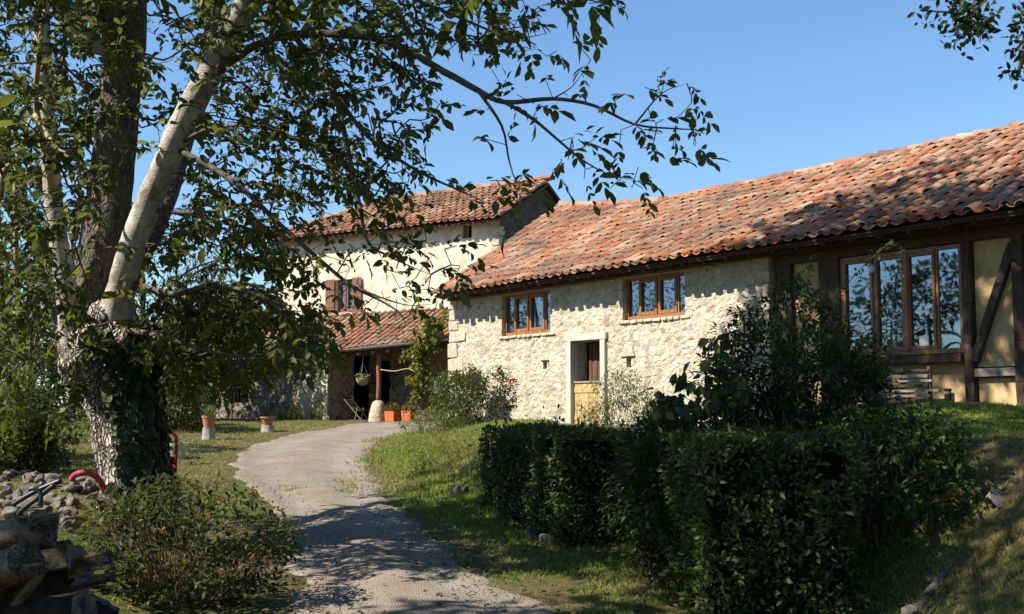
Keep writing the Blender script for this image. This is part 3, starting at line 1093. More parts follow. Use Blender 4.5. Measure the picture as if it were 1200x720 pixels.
    wd = casement(root, "window", 11.82, 14.11, 2.54, 4.25, .10, [(11.82, 12.50, .05), (12.50, 13.10, .05), (13.10, 13.66, .05), (13.66, 14.11, 0)], fw=.07)
    MB().box((13.05, .055, 2.60), (13.15, .10, 4.2)).build("mullion", "window_wood", wd, bevel=.006)
    MB().box((13.30, .122, 2.66), (13.47, .126, 2.84)).build("notice", "white_box", wd)
    th = MB()
    th.lathe([(.012, -.07), (.045, -.05), (.055, 0), (.045, .05), (.012, .07)], 14, (12.5, .06, 4.0))
    th.build("thermometer", "white_box", wd, smooth=True)
    return root


barn = build_barn()


# ------------------------------------------------------------------ farmhouse
def build_house():
    root = empty("farmhouse", (H0[0], H0[1], 0), HRZ)
    tag(root, "tall cream rendered farmhouse with a tiled porch and brown shutters, behind the barn", "farmhouse")
    wo = (-2.02, -1.32, 4.92, 6.02)
    so_ = (2.96, 3.31, 7.02, 7.46)
    dr = (-.38, .22, 1.2, 3.3)
    wl = wall_grid(-4.6, 4.3, 3.9, 7.62, [wo, so_], .35, .15, .02, 2.6)
    wall = wl.build("wall", "cream_render", root)
    lw = wall_grid(-.6, 6.0, 1.1, 3.9, [dr], .4, .15, .05, 2.2)
    lw.build("porch_back_wall", "porch_stone", root)
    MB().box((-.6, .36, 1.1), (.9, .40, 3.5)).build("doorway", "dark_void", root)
    # gable end
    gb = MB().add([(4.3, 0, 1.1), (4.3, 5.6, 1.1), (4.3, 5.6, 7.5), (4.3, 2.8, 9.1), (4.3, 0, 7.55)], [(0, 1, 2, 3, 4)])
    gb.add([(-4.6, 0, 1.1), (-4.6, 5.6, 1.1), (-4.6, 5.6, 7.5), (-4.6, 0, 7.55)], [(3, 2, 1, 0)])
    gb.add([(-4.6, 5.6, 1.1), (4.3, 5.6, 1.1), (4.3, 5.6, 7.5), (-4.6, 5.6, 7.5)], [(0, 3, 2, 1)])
    gb.build("gable_wall", "gable_shade_stone", root)
    # quoin strip at the right corner
    z = 5.0
    while z < 7.3:
        h = rng.uniform(.25, .4)
        MB().box((4.3 - rng.uniform(.2, .4), -.05, z), (4.33, .3, z + h - .03), jit=.012).build("quoin", "quoin_stone", wall, bevel=.015)
        z += h
    # roof
    ZE, ZR, OE, OR_ = 7.52, 9.22, -.42, 2.8
    L_ = math.hypot(ZR - ZE, OR_ - OE)
    sy, sz = (OR_ - OE) / L_, (ZR - ZE) / L_

    def sag(u, s):
        return .03 * noise.noise(Vector((u * .6, s * .6, 9))) - .06 * math.sin(PI * min(max((u + 4.5) / 9, 0), 1)) * s / L_
    V, Q = tile_roof(lambda f: -5.0 + 3.2 * f, lambda f: 4.56, None, (sy, sz), (-sz, sy), L_, ZE, OE, sag, .25, .35, seed=21)
    roof = mesh_np("roof", V, Q, "roof_tile", root, smooth=True)
    ub = MB()
    ub.add([(-4.9, OE + .06, ZE - .06), (4.5, OE + .06, ZE - .06), (4.5, OR_, ZR - .1), (-1.7, OR_, ZR - .1), (-4.9, 2 * OR_ - OE, ZE - .06), (4.5, 2 * OR_ - OE, ZE - .06),
            (4.5, OE + .06, ZE - .12), (4.5, OR_, ZR - .2), (4.5, 2 * OR_ - OE, ZE - .14), (-4.9, OE + .06, ZE - .12)],
           [(0, 1, 2, 3), (3, 2, 5, 4), (0, 3, 4), (1, 6, 7, 2), (2, 7, 8, 5), (0, 9, 6, 1), (9, 6, 7, 3)])
    ub.build("sarking", "old_timber", roof)
    rv, rq = ridge_run((-1.8, OR_, ZR + .03), (4.6, OR_, ZR + .03), lambda u: sag(u, L_), .14)
    v2, q2 = ridge_run((4.47, OE + .02, ZE + .06), (4.47, OR_, ZR + .05), lambda u: 0, .10, .4, 8)
    v3, q3 = ridge_run((-4.9, OE, ZE + .04), (-1.8, OR_, ZR + .04), lambda u: 0, .12, .4, 9)
    mesh_np("ridge_tiles", np.vstack([rv, v2, v3]), np.vstack([rq, q2 + len(rv), q3 + len(rv) + len(v2)]), "roof_tile", roof, smooth=True)
    # rafter tails: pale round ends under the eave
    rt = MB()
    for u in np.arange(-4.6, 4.4, .42):
        rt.bar((u, OE + .1, ZE - .14), (u, .2, ZE - .14 + .52 * sz / sy), .09, .09)
    rt.build("rafters", "grey_timber", root)
    # shuttered window
    w_ = casement(root, "window", wo[0], wo[1], wo[2], wo[3], .12, [(wo[0], -1.67, .05), (-1.67, wo[1], .05)], mat="brown_shutter")
    for a in (-2.42, -1.30):
        s = MB()
        for k in range(4): s.box((a + k * .095, -.075, 4.88), (a + k * .095 + .09, -.04, 6.04))
        s.box((a + .01, -.09, 5.1), (a + .37, -.074, 5.2)).box((a + .01, -.09, 5.7), (a + .37, -.074, 5.8))
        s.build("shutter", "brown_shutter", root, bevel=.004)
    MB().box((-2.15, -.09, 4.82), (-1.2, .1, 4.90)).build("window_sill", "quoin_stone", root, bevel=.01)
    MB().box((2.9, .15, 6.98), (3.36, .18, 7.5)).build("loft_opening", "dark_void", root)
    MB().box((3.0, .08, 7.03), (3.16, .12, 7.45)).build("loft_shutter", "brown_shutter", root, bevel=.004)
    # porch
    PE, PT, OEp = 3.55, 4.86, -2.62
    Lp = math.hypot(PT - PE, OEp)
    py_, pz_ = -OEp / Lp, (PT - PE) / Lp

    def psag(u, s):
        return (.055 * (u - 1.5)) * (1 - s / Lp) + .03 * noise.noise(Vector((u, s, 4)))
    V, Q = tile_roof(lambda f: -3.1, lambda f: 5.6, None, (py_, pz_), (-pz_, py_), Lp, PE, OEp, psag, .24, .34, seed=31)
    pr = mesh_np("porch_roof", V, Q, "roof_tile", root, smooth=True)
    MB().add([(-3, OEp + .08, PE - .28), (5.6, OEp + .08, PE + .17), (5.6, 0, PT - .06), (-3, 0, PT - .06), (-3, OEp + .08, PE - .34), (5.6, OEp + .08, PE + .10), (5.6, 0, PT - .13), (-3, 0, PT - .13)],
             [(0, 1, 2, 3), (7, 6, 5, 4), (0, 4, 5, 1)]).build("porch_sarking", "old_timber", pr)
    rt = MB()
    for u in np.arange(-.2, 5.4, .55):
        z = PE - .15 + .055 * (u - 1.5)
        rt.tube([(u, OEp + .08, z), (u, -.05, z + 1.2)], .05, 8)
    rt.build("porch_rafters", "grey_timber", root)
    gt = MB()
    pts = [(-.3, OEp - .07, PE + .02 - .10), (2.0, OEp - .07, PE + .02 + .03), (4.4, OEp - .07, PE + .02 + .16)]
    n = 9
    V = []
    for p in pts:
        for r in (.075, .067):
            for k in range(n):
                a = PI + PI * k / (n - 1)
                V.append((p[0], p[1] + r * math.cos(a), p[2] + r * math.sin(a)))
    Fc = []
    for i in range(2):
        for k in range(n - 1):
            a = i * 2 * n + k
            Fc += [(a, a + 1, a + 2 * n + 1, a + 2 * n), (a + n, a + 3 * n, a + 3 * n + 1, a + n + 1)]
        Fc += [(i * 2 * n, (i + 1) * 2 * n, (i + 1) * 2 * n + n, i * 2 * n + n), (i * 2 * n + n - 1, i * 2 * n + 2 * n - 1, (i + 1) * 2 * n + 2 * n - 1, (i + 1) * 2 * n + n - 1)]
    for k in range(n - 1):
        Fc += [(k, n + k, n + k + 1, k + 1), (4 * n + k, 4 * n + k + 1, 5 * n + k + 1, 5 * n + k)]
    gt.add(V, Fc)
    g = gt.build("gutter", "zinc", root, smooth=False)
    MB().tube(smooth_path([(-.75, -2.45, 3.45), (-.75, -2.42, 3.3), (-.70, -2.40, 3.0)], 3), .045, 10).build("downpipe", "black_plastic", g, smooth=True)
    # beam, post on its stone
    MB().bar((-.5, -2.35, 3.36), (5.4, -2.35, 3.62), .16, .18).build("porch_beam", "old_timber", root, bevel=.012)
    pt = MB()
    pt.tube(smooth_path([(1.51, -2.3, 1.95), (1.53, -2.3, 2.5), (1.51, -2.3, 3.0), (1.53, -2.3, 3.42)], 3), .075, 10)
    post = pt.build("porch_post", "red_wood", root, smooth=True)
    V, Fs = tube_np([(1.51, -2.3, 1.15), (1.51, -2.3, 1.4), (1.50, -2.3, 1.6), (1.51, -2.3, 1.8), (1.51, -2.3, 1.93), (1.51, -2.3, 1.99)], [.27, .265, .24, .20, .15, .08], 16, True, .25, 3)
    mesh_np("post_stone", V, Fs, "post_stone", post, smooth=True)
    # projecting cream wall to the left of the porch, stone return wall
    cw = wall_grid(-1.78, -.42, 1.0, 3.52, [], .45, .12, .02, 2.4, -2.3)
    cw.build("side_wall", "cream_render", root)
    rw = wall_grid(0, 1.2, 1.0, 3.7, [], .3, .12, .05, 2.2)
    V = [(-.40 - yy_ * 1.0, -2.28 + x, z) for x, yy_, z in rw.v]
    MB().add(V, [f for f in rw.f]).build("return_wall", "porch_stone", root)
    return root


house = build_house()


def build_wing():
    root = empty("stone_outbuilding", tuple(hw(-1.8, -2.25)), HRZ)
    tag(root, "shaded grey stone outbuilding with a barred window, left of the cream wall", "outbuilding")
    op = (-2.75, -1.85, 1.95, 2.95)
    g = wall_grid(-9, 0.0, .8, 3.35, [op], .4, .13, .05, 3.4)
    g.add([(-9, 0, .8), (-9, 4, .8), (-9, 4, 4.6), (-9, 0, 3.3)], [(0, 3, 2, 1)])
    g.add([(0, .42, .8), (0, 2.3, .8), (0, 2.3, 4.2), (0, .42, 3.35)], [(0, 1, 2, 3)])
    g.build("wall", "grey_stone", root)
    b = MB().box((op[0] - .02, .3, op[2] - .02), (op[1] + .02, .32, op[3] + .02))
    wd = b.build("window", "dark_void", root)
    gr = MB()
    for k in range(7):
        u = op[0] + .07 + k * .127
        gr.tube([(u, .08, op[2]), (u, .08, op[3])], .012, 6)
    gr.box((op[0], .075, 2.42), (op[1], .085, 2.46))
    gr.build("grille", "black_plastic", wd)
    Lr = math.hypot(3.2, 1.25)
    V, Q = tile_roof(lambda f: -9.2, lambda f: .0, None, (3.2 / Lr, 1.25 / Lr), (-1.25 / Lr, 3.2 / Lr), Lr, 3.42, -.35, lambda u, s: .02 * noise.noise(Vector((u, s, 1))), .25, .35, seed=41)
    rf = mesh_np("roof", V, Q, "roof_tile", root, smooth=True)
    MB().add([(-9.1, -.3, 3.36), (0, -.3, 3.36), (0, 2.85, 4.6), (-9.1, 2.85, 4.6)], [(0, 1, 2, 3)]).build("sarking", "old_timber", rf)


build_wing()

simple("log_bark", (0.03, 0.024, 0.018), (0.22, 0.185, 0.145), 9, 0.95, 0.1, 1.0, 0.03, (1, 1, 1), 8)
simple("shaded_log_bark", (0.012, 0.010, 0.008), (0.05, 0.04, 0.032), 9, 0.95, 0.1, 1.0, 0.03, (1, 1, 1), 8)  # log bark darkened to carry the shade low in the wood heap




# ================================================================== the big tree on the left
def grow(nodes, targets, step=.16, bf=.25, jit=.35, droop=.0):
    """join every target to the growing twig system; returns positions and parents"""
    pos = [np.array(p) for p in nodes]
    par = [-1] * len(pos)
    plen = [0.0] * len(pos)
    T = np.array(targets)
    A = np.array(pos)
    D = np.full(len(T), 1e9); B = np.zeros(len(T), int); DD = np.zeros(len(T))
    for c0 in range(0, len(A), 400):
        ch = A[c0:c0 + 400]
        d = np.linalg.norm(T[:, None] - ch[None], axis=2)
        k = d.argmin(1); dm = d[np.arange(len(T)), k]
        up = dm < D
        D[up] = dm[up]; B[up] = k[up] + c0; DD[up] = dm[up]
    alive = np.ones(len(T), bool)
    tips = []
    for _ in range(len(T)):
        c = np.where(alive, D, 1e9)
        t = int(c.argmin())
        alive[t] = False
        b = B[t]
        p0, p1 = pos[b], T[t]
        dist = DD[t]
        k = max(1, int(dist / step))
        bend = rng.normal(size=3) * dist * .18
        last = b
        new = []
        for i in range(1, k + 1):
            f = i / k
            q = p0 + (p1 - p0) * f + bend * math.sin(PI * f) + (rng.normal(size=3) * step * jit * .4 if i < k else 0)
            q[2] -= droop * dist * math.sin(PI * f) * .5
            pos.append(q); par.append(last); plen.append(plen[b] + dist * f)
            last = len(pos) - 1
            new.append(last)
        tips.append(last)
        for n_ in new:
            d = np.linalg.norm(T - pos[n_], axis=1)
            cost = d + bf * plen[n_]
            up = alive & (cost < D)
            D[up] = cost[up]; B[up] = n_; DD[up] = d[up]
    return np.array(pos), np.array(par), tips


def twig_mesh(name, pos, par, tips, rt, rmax, pw, mat, parent, n=5):
    cnt = np.zeros(len(pos))
    for t in tips: cnt[t] += 1
    for i in range(len(pos) - 1, -1, -1):
        if par[i] >= 0: cnt[par[i]] += cnt[i]
    r = np.minimum(rt * np.maximum(cnt, 1) ** pw, rmax)
    seg = np.where(par >= 0)[0]
    a, b = pos[par[seg]], pos[seg]
    ra, rb = r[seg] * 1.08, r[seg]
    d = nrm(b - a)
    up = np.tile(np.array([[.31, .52, .79]]), (len(d), 1))
    x = nrm(np.cross(d, up)); y = np.cross(d, x)
    an = 2 * PI * np.arange(n) / n
    ring = x[:, None] * np.cos(an)[None, :, None] + y[:, None] * np.sin(an)[None, :, None]
    V = np.concatenate([a[:, None] + ring * ra[:, None, None], (b + d * rb[:, None] * .3)[:, None] + ring * rb[:, None, None]], axis=1)
    k = np.arange(n); k2 = (k + 1) % n
    Fq = np.stack([k, k2, n + k2, n + k], -1)
    Fa = (Fq[None] + (np.arange(len(seg)) * 2 * n)[:, None, None]).reshape(-1, 4)
    return mesh_np(name, V.reshape(-1, 3), Fa, mat, parent, smooth=True)


def compound(tip, base, outdir, nl=(5, 8), L=(.10, .17), asp=.42, rl=(.16, .30), droop=.55):
    """pinnate leaf arrays: positions, directions, ups, lengths"""
    Pp, Dd, Uu, Ll = [], [], [], []
    for t, b, o in zip(tip, base, outdir):
        d = nrm((t - b) * 1.0 + np.array([0, 0, 1e-4])) * .6 + o * .5 + rng.normal(size=3) * .45
        d[2] -= droop * rng.uniform(.3, 1.2)
        d = nrm(d)
        n = rng.integers(*nl)
        r = rng.uniform(*rl)
        s = nrm(np.cross(d, [rng.normal() * .3, rng.normal() * .3, 1.0]))
        upv = np.cross(s, d)
        for i in range(n):
            f = (i // 2 + 1) / (n / 2 + .5) if i < n - 1 else 1.0
            sg = 1 if i % 2 else -1
            p = t + d * r * f + np.array([0, 0, -.12 * r * f * f])
            ld = d * rng.uniform(.35, .7) + s * sg * .8 if i < n - 1 else d
            ld = ld + rng.normal(size=3) * .22
            ld[2] -= .25
            Pp.append(p); Dd.append(ld); Uu.append(upv + rng.normal(size=3) * .35)
            Ll.append(rng.uniform(*L) * (.75 + .35 * f))
    Ll = np.array(Ll)
    return [np.array(Pp), np.array(Dd), np.array(Uu), Ll, Ll * asp * rng.uniform(.8, 1.15, len(Ll))]


def px_blob(px, py, rx, ry, y0, y1, n):
    out = []
    while len(out) < n:
        a, b = rng.uniform(-1, 1, 2)
        if a * a + b * b > 1: continue
        out.append(P(px + a * rx, py + b * ry, rng.uniform(y0, y1)))
    return out


def build_big_tree():
    base = P(160, 600, 12)
    base[2] = h1(base[0], 12) - .05
    root = empty("old_tree", tuple(base))
    tag(root, "big old tree with forked pale limbs and rugged trunk, left of the track", "tree")

    def loc(a): return np.asarray(a) - base
    # trunk
    tp = [(158, 640), (156, 590), (152, 550), (146, 500), (136, 455), (124, 415), (116, 385)]
    tr = [.46, .36, .33, .325, .35, .40, .34]
    pts = smooth_path([P(x, y, 12) for x, y in tp], 6)
    V, Fs = tube_np(pts, resample_r(tr, 6), 48, True, .30, 1.5, 1)
    trunk = mesh_np("trunk", loc(V), Fs, "rough_bark", root, smooth=True)
    # burls of the pollarded head
    for (x, y, Y, r, s) in ((98, 428, 11.75, .24, 5), (140, 395, 11.75, .18, 6), (92, 400, 12.1, .22, 7), (122, 380, 11.9, .26, 9)):
        c = P(x, y, Y)
        V, Fq = ico(c, (r, r * .9, r * 1.05), s, .35, 3)
        mesh_np("burl", loc(V), Fq, "rough_bark", trunk, smooth=True)
    limbs = []

    def limb(pl, rads, mat, seed, n=22, amp=.18, sub=5, nm="limb"):
        pts = smooth_path([P(x, y, Y) for x, y, Y in pl], sub)
        rr = resample_r(rads, sub)
        V, Fs = tube_np(pts, rr, n, True, amp, 2.2, seed)
        mesh_np(nm, loc(V), Fs, mat, root, smooth=True)
        limbs.append((pts, rr))
        return pts
    limb([(126, 400, 11.9), (136, 355, 11.8), (152, 300, 11.7), (172, 245, 11.6), (202, 172, 11.4), (243, 92, 11.2), (288, 8, 11), (335, -90, 10.8), (400, -260, 10.6), (430, -420, 10.4)],
         [.22, .155, .14, .135, .13, .125, .118, .11, .09, .06], "smooth_bark", 2)
    limb([(116, 400, 12.1), (120, 330, 12.2), (128, 230, 12.3), (139, 130, 12.4), (150, 0, 12.5), (160, -150, 12.5), (150, -400, 12.4), (120, -700, 12.2)],
         [.33, .28, .245, .225, .20, .18, .15, .07], "dark_bark", 3)
    limb([(92, 410, 12.0), (78, 340, 11.8), (64, 245, 11.7), (57, 150, 11.6), (50, 60, 11.6), (44, -20, 11.6), (10, -200, 11.5), (-60, -400, 11.4)],
         [.16, .11, .095, .085, .08, .075, .06, .03], "smooth_bark", 4, 16)
    limb([(85, 400, 12.3), (60, 330, 12.8), (20, 230, 13.2), (-40, 100, 13.6), (-110, -80, 13.9), (-180, -300, 14)], [.14, .10, .09, .08, .06, .03], "dark_bark", 5, 14)
    limb([(122, 395, 12.3), (150, 330, 13.0), (190, 250, 13.8), (230, 120, 14.6), (260, -60, 15.2), (270, -300, 15.5)], [.16, .12, .11, .10, .07, .03], "dark_bark", 6, 14)
    limb([(135, 40, 12.4), (100, -40, 11.5), (60, -160, 10.2), (20, -300, 9.0), (0, -450, 8.2)], [.14, .11, .09, .06, .03], "dark_bark", 7, 14)
    limb([(130, 60, 12.4), (90, 40, 12.0), (72, 0, 11.8), (60, -60, 11.6)], [.10, .085, .08, .05], "smooth_bark", 12, 14)
    # long thin branches reaching over the track
    lines = [
        ([(243, 92, 11.2), (320, 45, 10.7), (440, 45, 10.2), (520, 84, 9.9), (560, 106, 9.8), (592, 120, 9.7), (648, 116, 9.6), (696, 124, 9.5), (744, 146, 9.4), (792, 151, 9.4), (816, 152, 9.4)], .042),
        ([(560, 106, 9.8), (588, 148, 9.7), (597, 190, 9.7), (608, 214, 9.6), (637, 211, 9.6)], .016),
        ([(592, 120, 9.7), (625, 140, 9.6), (656, 166, 9.5), (680, 186, 9.4), (712, 204, 9.4), (744, 212, 9.4)], .018),
        ([(300, -20, 11), (380, 90, 10.6), (410, 135, 10.4), (440, 168, 10.3), (492, 202, 10.1), (540, 224, 10), (584, 244, 10)], .034),
        ([(395, 115, 10.5), (410, 185, 10.3), (422, 245, 10.2), (432, 285, 10.1), (455, 300, 10.1), (480, 312, 10), (505, 322, 10)], .026),
        ([(202, 172, 11.4), (270, 210, 11), (330, 265, 10.6), (375, 305, 10.4), (412, 335, 10.3), (445, 352, 10.2), (467, 366, 10.2), (476, 380, 10.2)], .034),
        ([(412, 335, 10.3), (450, 350, 10.1), (480, 358, 10), (512, 356, 10)], .012),
        ([(150, 330, 11.8), (200, 345, 11.4), (250, 335, 11.1), (300, 345, 10.8), (350, 370, 10.6), (385, 398, 10.5)], .04),
        ([(140, 385, 11.8), (190, 395, 11.3), (240, 410, 11.0), (290, 420, 10.8), (330, 430, 10.7)], .034),
        ([(288, 8, 11), (360, -10, 10.6), (430, -20, 10.3), (500, 5, 10.1), (560, 30, 10), (600, 45, 9.9), (640, 40, 9.8)], .03),
        ([(335, -90, 10.8), (450, -90, 10.4), (560, -60, 10.1), (640, -20, 9.9), (690, 0, 9.8), (715, 4, 9.8)], .03),
        ([(440, 45, 10.2), (500, 40, 10), (560, 55, 9.9), (600, 60, 9.8), (630, 58, 9.8)], .014),
        ([(648, 116, 9.6), (672, 100, 9.5), (692, 70, 9.5)], .008),
        ([(744, 146, 9.4), (775, 110, 9.4), (805, 98, 9.4)], .010),
        ([(172, 245, 11.6), (230, 250, 11.4), (290, 240, 11.1), (350, 235, 10.8)], .03),
        ([(202, 172, 11.4), (250, 150, 11.1), (310, 150, 10.8), (370, 170, 10.5)], .03),
        ([(57, 150, 11.6), (20, 170, 11), (-10, 200, 10.6)], .03),
    ]
    for pl, r0 in lines:
        k = len(pl)
        limb(pl, np.linspace(1, .12, k) ** 1.15 * r0, "twig_bark", 8, 8, .12, 4, "branch")
    # pale lichen covered shoots on the left
    for pl, r0 in (([(62, 225, 11.5), (50, 165, 11), (42, 120, 10.8), (46, 60, 10.6), (52, 10, 10.6)], .04), ([(40, 135, 10.7), (60, 165, 10.5), (78, 182, 10.4), (94, 190, 10.4)], .03),
                   ([(20, 320, 10.9), (18, 250, 10.8), (20, 195, 10.8), (35, 140, 10.8)], .028), ([(94, 190, 10.4), (92, 240, 10.4), (88, 290, 10.5)], .014), ([(0, 230, 10.4), (5, 200, 10.4), (25, 185, 10.5)], .03),
                   ([(94, 190, 10.4), (120, 220, 10.5), (138, 240, 10.6)], .013), ([(85, 300, 11.2), (85, 270, 10.9), (92, 240, 10.7), (78, 215, 10.6)], .014)):
        limb(pl, np.linspace(1, .5, len(pl)) * r0, "pale_twig", 9, 8, .15, 5, "shoot")
    # leaf targets
    T = []
    for b in ((40, 60, 130, 130, 9.6, 13.5, 190), (30, 220, 95, 120, 9.6, 13, 190), (200, 70, 140, 110, 9.8, 13.5, 110), (320, 50, 120, 90, 9.8, 12.5, 110), (310, 190, 110, 90, 10, 12.5, 120),
              (430, 90, 100, 80, 9.7, 11.3, 95), (240, 300, 100, 80, 11.0, 14, 150), (310, 320, 70, 50, 10.4, 12, 40), (230, 395, 70, 55, 11, 14, 130), (285, 385, 95, 55, 11, 14, 190), (430, 250, 70, 50, 9.8, 11, 22), (430, 180, 70, 50, 9.8, 11, 36),
              (520, 20, 110, 40, 9.7, 11.2, 40), (430, 330, 50, 40, 9.9, 10.6, 9), (500, 300, 50, 40, 9.8, 10.3, 12), (35, 360, 80, 70, 10.5, 13.5, 100), (60, 460, 60, 40, 11, 12.6, 26), (350, 390, 40, 40, 10.2, 11, 26)):
        T += px_blob(*b[:-1], int(b[-1] * (1.4 if b[0] > 220 and b[1] > 240 else (2.3 if b[0] <= 220 else 1.7))))
    for pl, r0 in lines[:7] + lines[9:14]:
        q = smooth_path([P(*c) for c in pl], 5)
        m = int(len(q) * .55)
        for p in q[len(q) // 3:]:
            if rng.uniform() < .62:
                T.append(p + rng.normal(size=3) * np.array([.10, .14, .09]))
    for (x, y) in ((812, 152), (806, 98), (765, 172), (778, 185), (742, 214), (748, 196), (690, 75), (652, 60), (718, 3), (690, 4), (770, 100), (720, 112), (726, 172), (700, 160), (640, 95), (575, 80), (612, 205), (655, 205)):
        T.append(P(x, y, 9.5 + rng.normal() * .06))
    nlow = len(T)
    # the crown above the frame
    cc, cr = np.array([-3.7, 12.8, 10.0]), np.array([5.0, 5.9, 5.6])
    hi = lumpy(ellip(2500, cc, cr, .25), cc, cr, .3, .5, 2)
    hi = [p for p in hi if (p[2] - EYE) / p[1] * F > 500]
    # the open side towards the sun, where light reaches trunk and limbs
    sd = np.array(SUN)

    def open_(p, rad):
        for c in (P(120, 560, 12), P(112, 520, 12), P(105, 480, 12), P(100, 430, 12), P(110, 395, 12), P(150, 310, 11.7), P(172, 245, 11.6), P(202, 172, 11.4), P(225, 130, 11.3)):
            v = p - c
            t = v @ sd
            if t > .2 and np.linalg.norm(v - sd * t) < rad: return False
        return True

    def clear_limb(p):
        x, y = 600 + F * p[0] / p[1], 0
        q = (p - np.array([0, 0, EYE])); up = math.cos(PITCH) * q[2] - math.sin(PITCH) * q[1]; fw = math.cos(PITCH) * q[1] + math.sin(PITCH) * q[2]
        x, y = 600 + F * q[0] / fw, 360 - F * up / fw
        for (x0, y0), (x1, y1) in zip(((136, 355), (172, 245), (202, 172), (243, 92), (288, 8)), ((172, 245), (202, 172), (243, 92), (288, 8), (310, -40))):
            t = max(0, min(1, ((x - x0) * (x1 - x0) + (y - y0) * (y1 - y0)) / ((x1 - x0) ** 2 + (y1 - y0) ** 2)))
            if math.hypot(x - x0 - t * (x1 - x0), y - y0 - t * (y1 - y0)) < 26 and p[1] < 11.6: return rng.uniform() < .6
        return True
    T = [p for p in T if (open_(p, .55) or rng.uniform() < .05) and clear_limb(p)]
    hi = [p for p in hi if open_(p, 1.0)]
    cc2, cr2 = np.array([-3.3, 15.6, 14.2]), np.array([3.4, 2.6, 3.2])
    hi += [p for p in lumpy(ellip(470, cc2, cr2, .2), cc2, cr2, .3, .5, 5)]
    nodes = []
    for pts, rr in limbs:
        nodes += list(pts[::2])
    pos, par, tips = grow(nodes, T + list(hi), .09, .22, .55, .12)
    tw = twig_mesh("twigs", loc(pos), par, tips, .0036, .032, .42, "twig_bark", root)
    low = [t for t in tips if (pos[t][2] - EYE) / pos[t][1] * F < 520]
    hig = [t for t in tips if (pos[t][2] - EYE) / pos[t][1] * F >= 520]

    def od(idx):
        v = pos[idx] - np.array([-3.8, 11.8, 3.5])
        return nrm(v)
    extra = []
    for t in low:
        p = par[t]
        for k_, pr in enumerate((.12, .62, .12, .35)):
            if p < 0: break
            if rng.uniform() < pr: extra.append(p)
            p = par[p]
    idx = np.array(low + extra)
    idx = idx[par[idx] >= 0]
    # the fine branches reaching right over the track carry fewer leaves
    Ppx = 600 + F * pos[idx][:, 0] / pos[idx][:, 1]
    keep = rng.uniform(size=len(idx)) < np.where(Ppx > 560, .9, np.where(Ppx > 420, .62, .74))
    idx = idx[keep]
    A = compound(pos[idx], pos[par[idx]], od(idx), (4, 9), (.05, .125), .55, (.09, .24))
    big = rng.uniform(size=len(A[3])) < .07
    far = 600 + F * A[0][:, 0] / A[0][:, 1] > 540
    A[3][far] *= 1.15; A[4][far] *= 1.08
    A[3][big] *= 1.55; A[4][big] *= 1.55
    V, Fl = leaves(*A[:3], A[3], A[4], LEAF_FULL)
    mesh_np("crown", loc(V), Fl, "walnut_leaf", root)
    ih = np.array(hig); ih = ih[par[ih] >= 0]
    A = compound(pos[ih], pos[par[ih]], od(ih), (9, 15), (.20, .30), .46, (.35, .6))
    V, Fl = leaves(*A[:3], A[3], A[4], LEAF_MID)
    mesh_np("upper_crown", loc(V), Fl, "walnut_leaf", root)
    # young bright sprouts on the trunk head
    sp = []
    for (x, y, Y) in ((165, 335, 11.3), (185, 385, 11.2), (150, 390, 11.3), (110, 372, 11.4), (200, 372, 11.2), (70, 360, 11.4), (60, 420, 11.3), (160, 345, 11.3), (90, 330, 11.3), (260, 430, 11), (110, 410, 11.4), (255, 375, 10.9)):
        sp.append(P(x, y, Y))
    sp = np.array(sp)
    for p in sp:
        q = p[None]
        A = compound(q, q + np.array([0, .3, -.1]), nrm(rng.normal(size=(1, 3)) + [0, -.8, .3]), (5, 9), (.12, .2), .5, (.15, .25), .2)
        V, Fl = leaves(*A[:3], A[3], A[4], LEAF_FULL)
        mesh_np("sprout", loc(V), Fl, "bright_leaf", root)
    # ivy on the right-hand side of the trunk
    ivy = empty("ivy", tuple(base))
    tag(ivy, "dark ivy climbing the shaded side of the rugged old trunk", "ivy")
    pts = smooth_path([P(x, y, 12) for x, y in tp], 12)
    rr = resample_r(tr, 12)
    Pp, Dd, Uu, Ll = [], [], [], []
    for _ in range(5200):
        i = rng.integers(4, len(pts) - 2)
        f = i / len(pts)
        lim = .02 + .35 * noise.noise(Vector((0, 0, f * 7)))
        an = rng.uniform(-PI * .5, PI * .75)
        d = np.array([math.cos(an), math.sin(an), 0])
        edge = d[0] * .9 - d[1] * .12
        if edge < lim + .25 * rng.uniform(): continue
        thick = rng.uniform(.0, .04) + max(0, edge) * rng.uniform(0, .09) * (.15 + 1.0 * f)
        p = pts[i] + d * (rr[i] * 1.03 + thick) + rng.normal(size=3) * .02
        Pp.append(p)
        v = d * .45 + np.array([rng.normal() * .5, rng.normal() * .5, -.75])
        Dd.append(v); Uu.append(d + rng.normal(size=3) * .3)
        Ll.append(rng.uniform(.05, .10))
    Ll = np.array(Ll)
    V, Fl = leaves(Pp, Dd, Uu, Ll, Ll * .85, LEAF_FULL)
    mesh_np("leaves", loc(V), Fl, "ivy_leaf", ivy)
    for k in range(5):
        an0 = -.6 + k * .4
        q = []
        for i in range(2, len(pts) - 2, 6):
            an = an0 + .3 * math.sin(i * .2 + k)
            q.append(pts[i] + np.array([math.cos(an), math.sin(an), 0]) * (rr[i] * 1.04))
        V, Fs = tube_np(smooth_path(q, 2), .014, 6)
        mesh_np("stem", loc(V), Fs, "twig_bark", ivy, smooth=True)


_ICO = {}


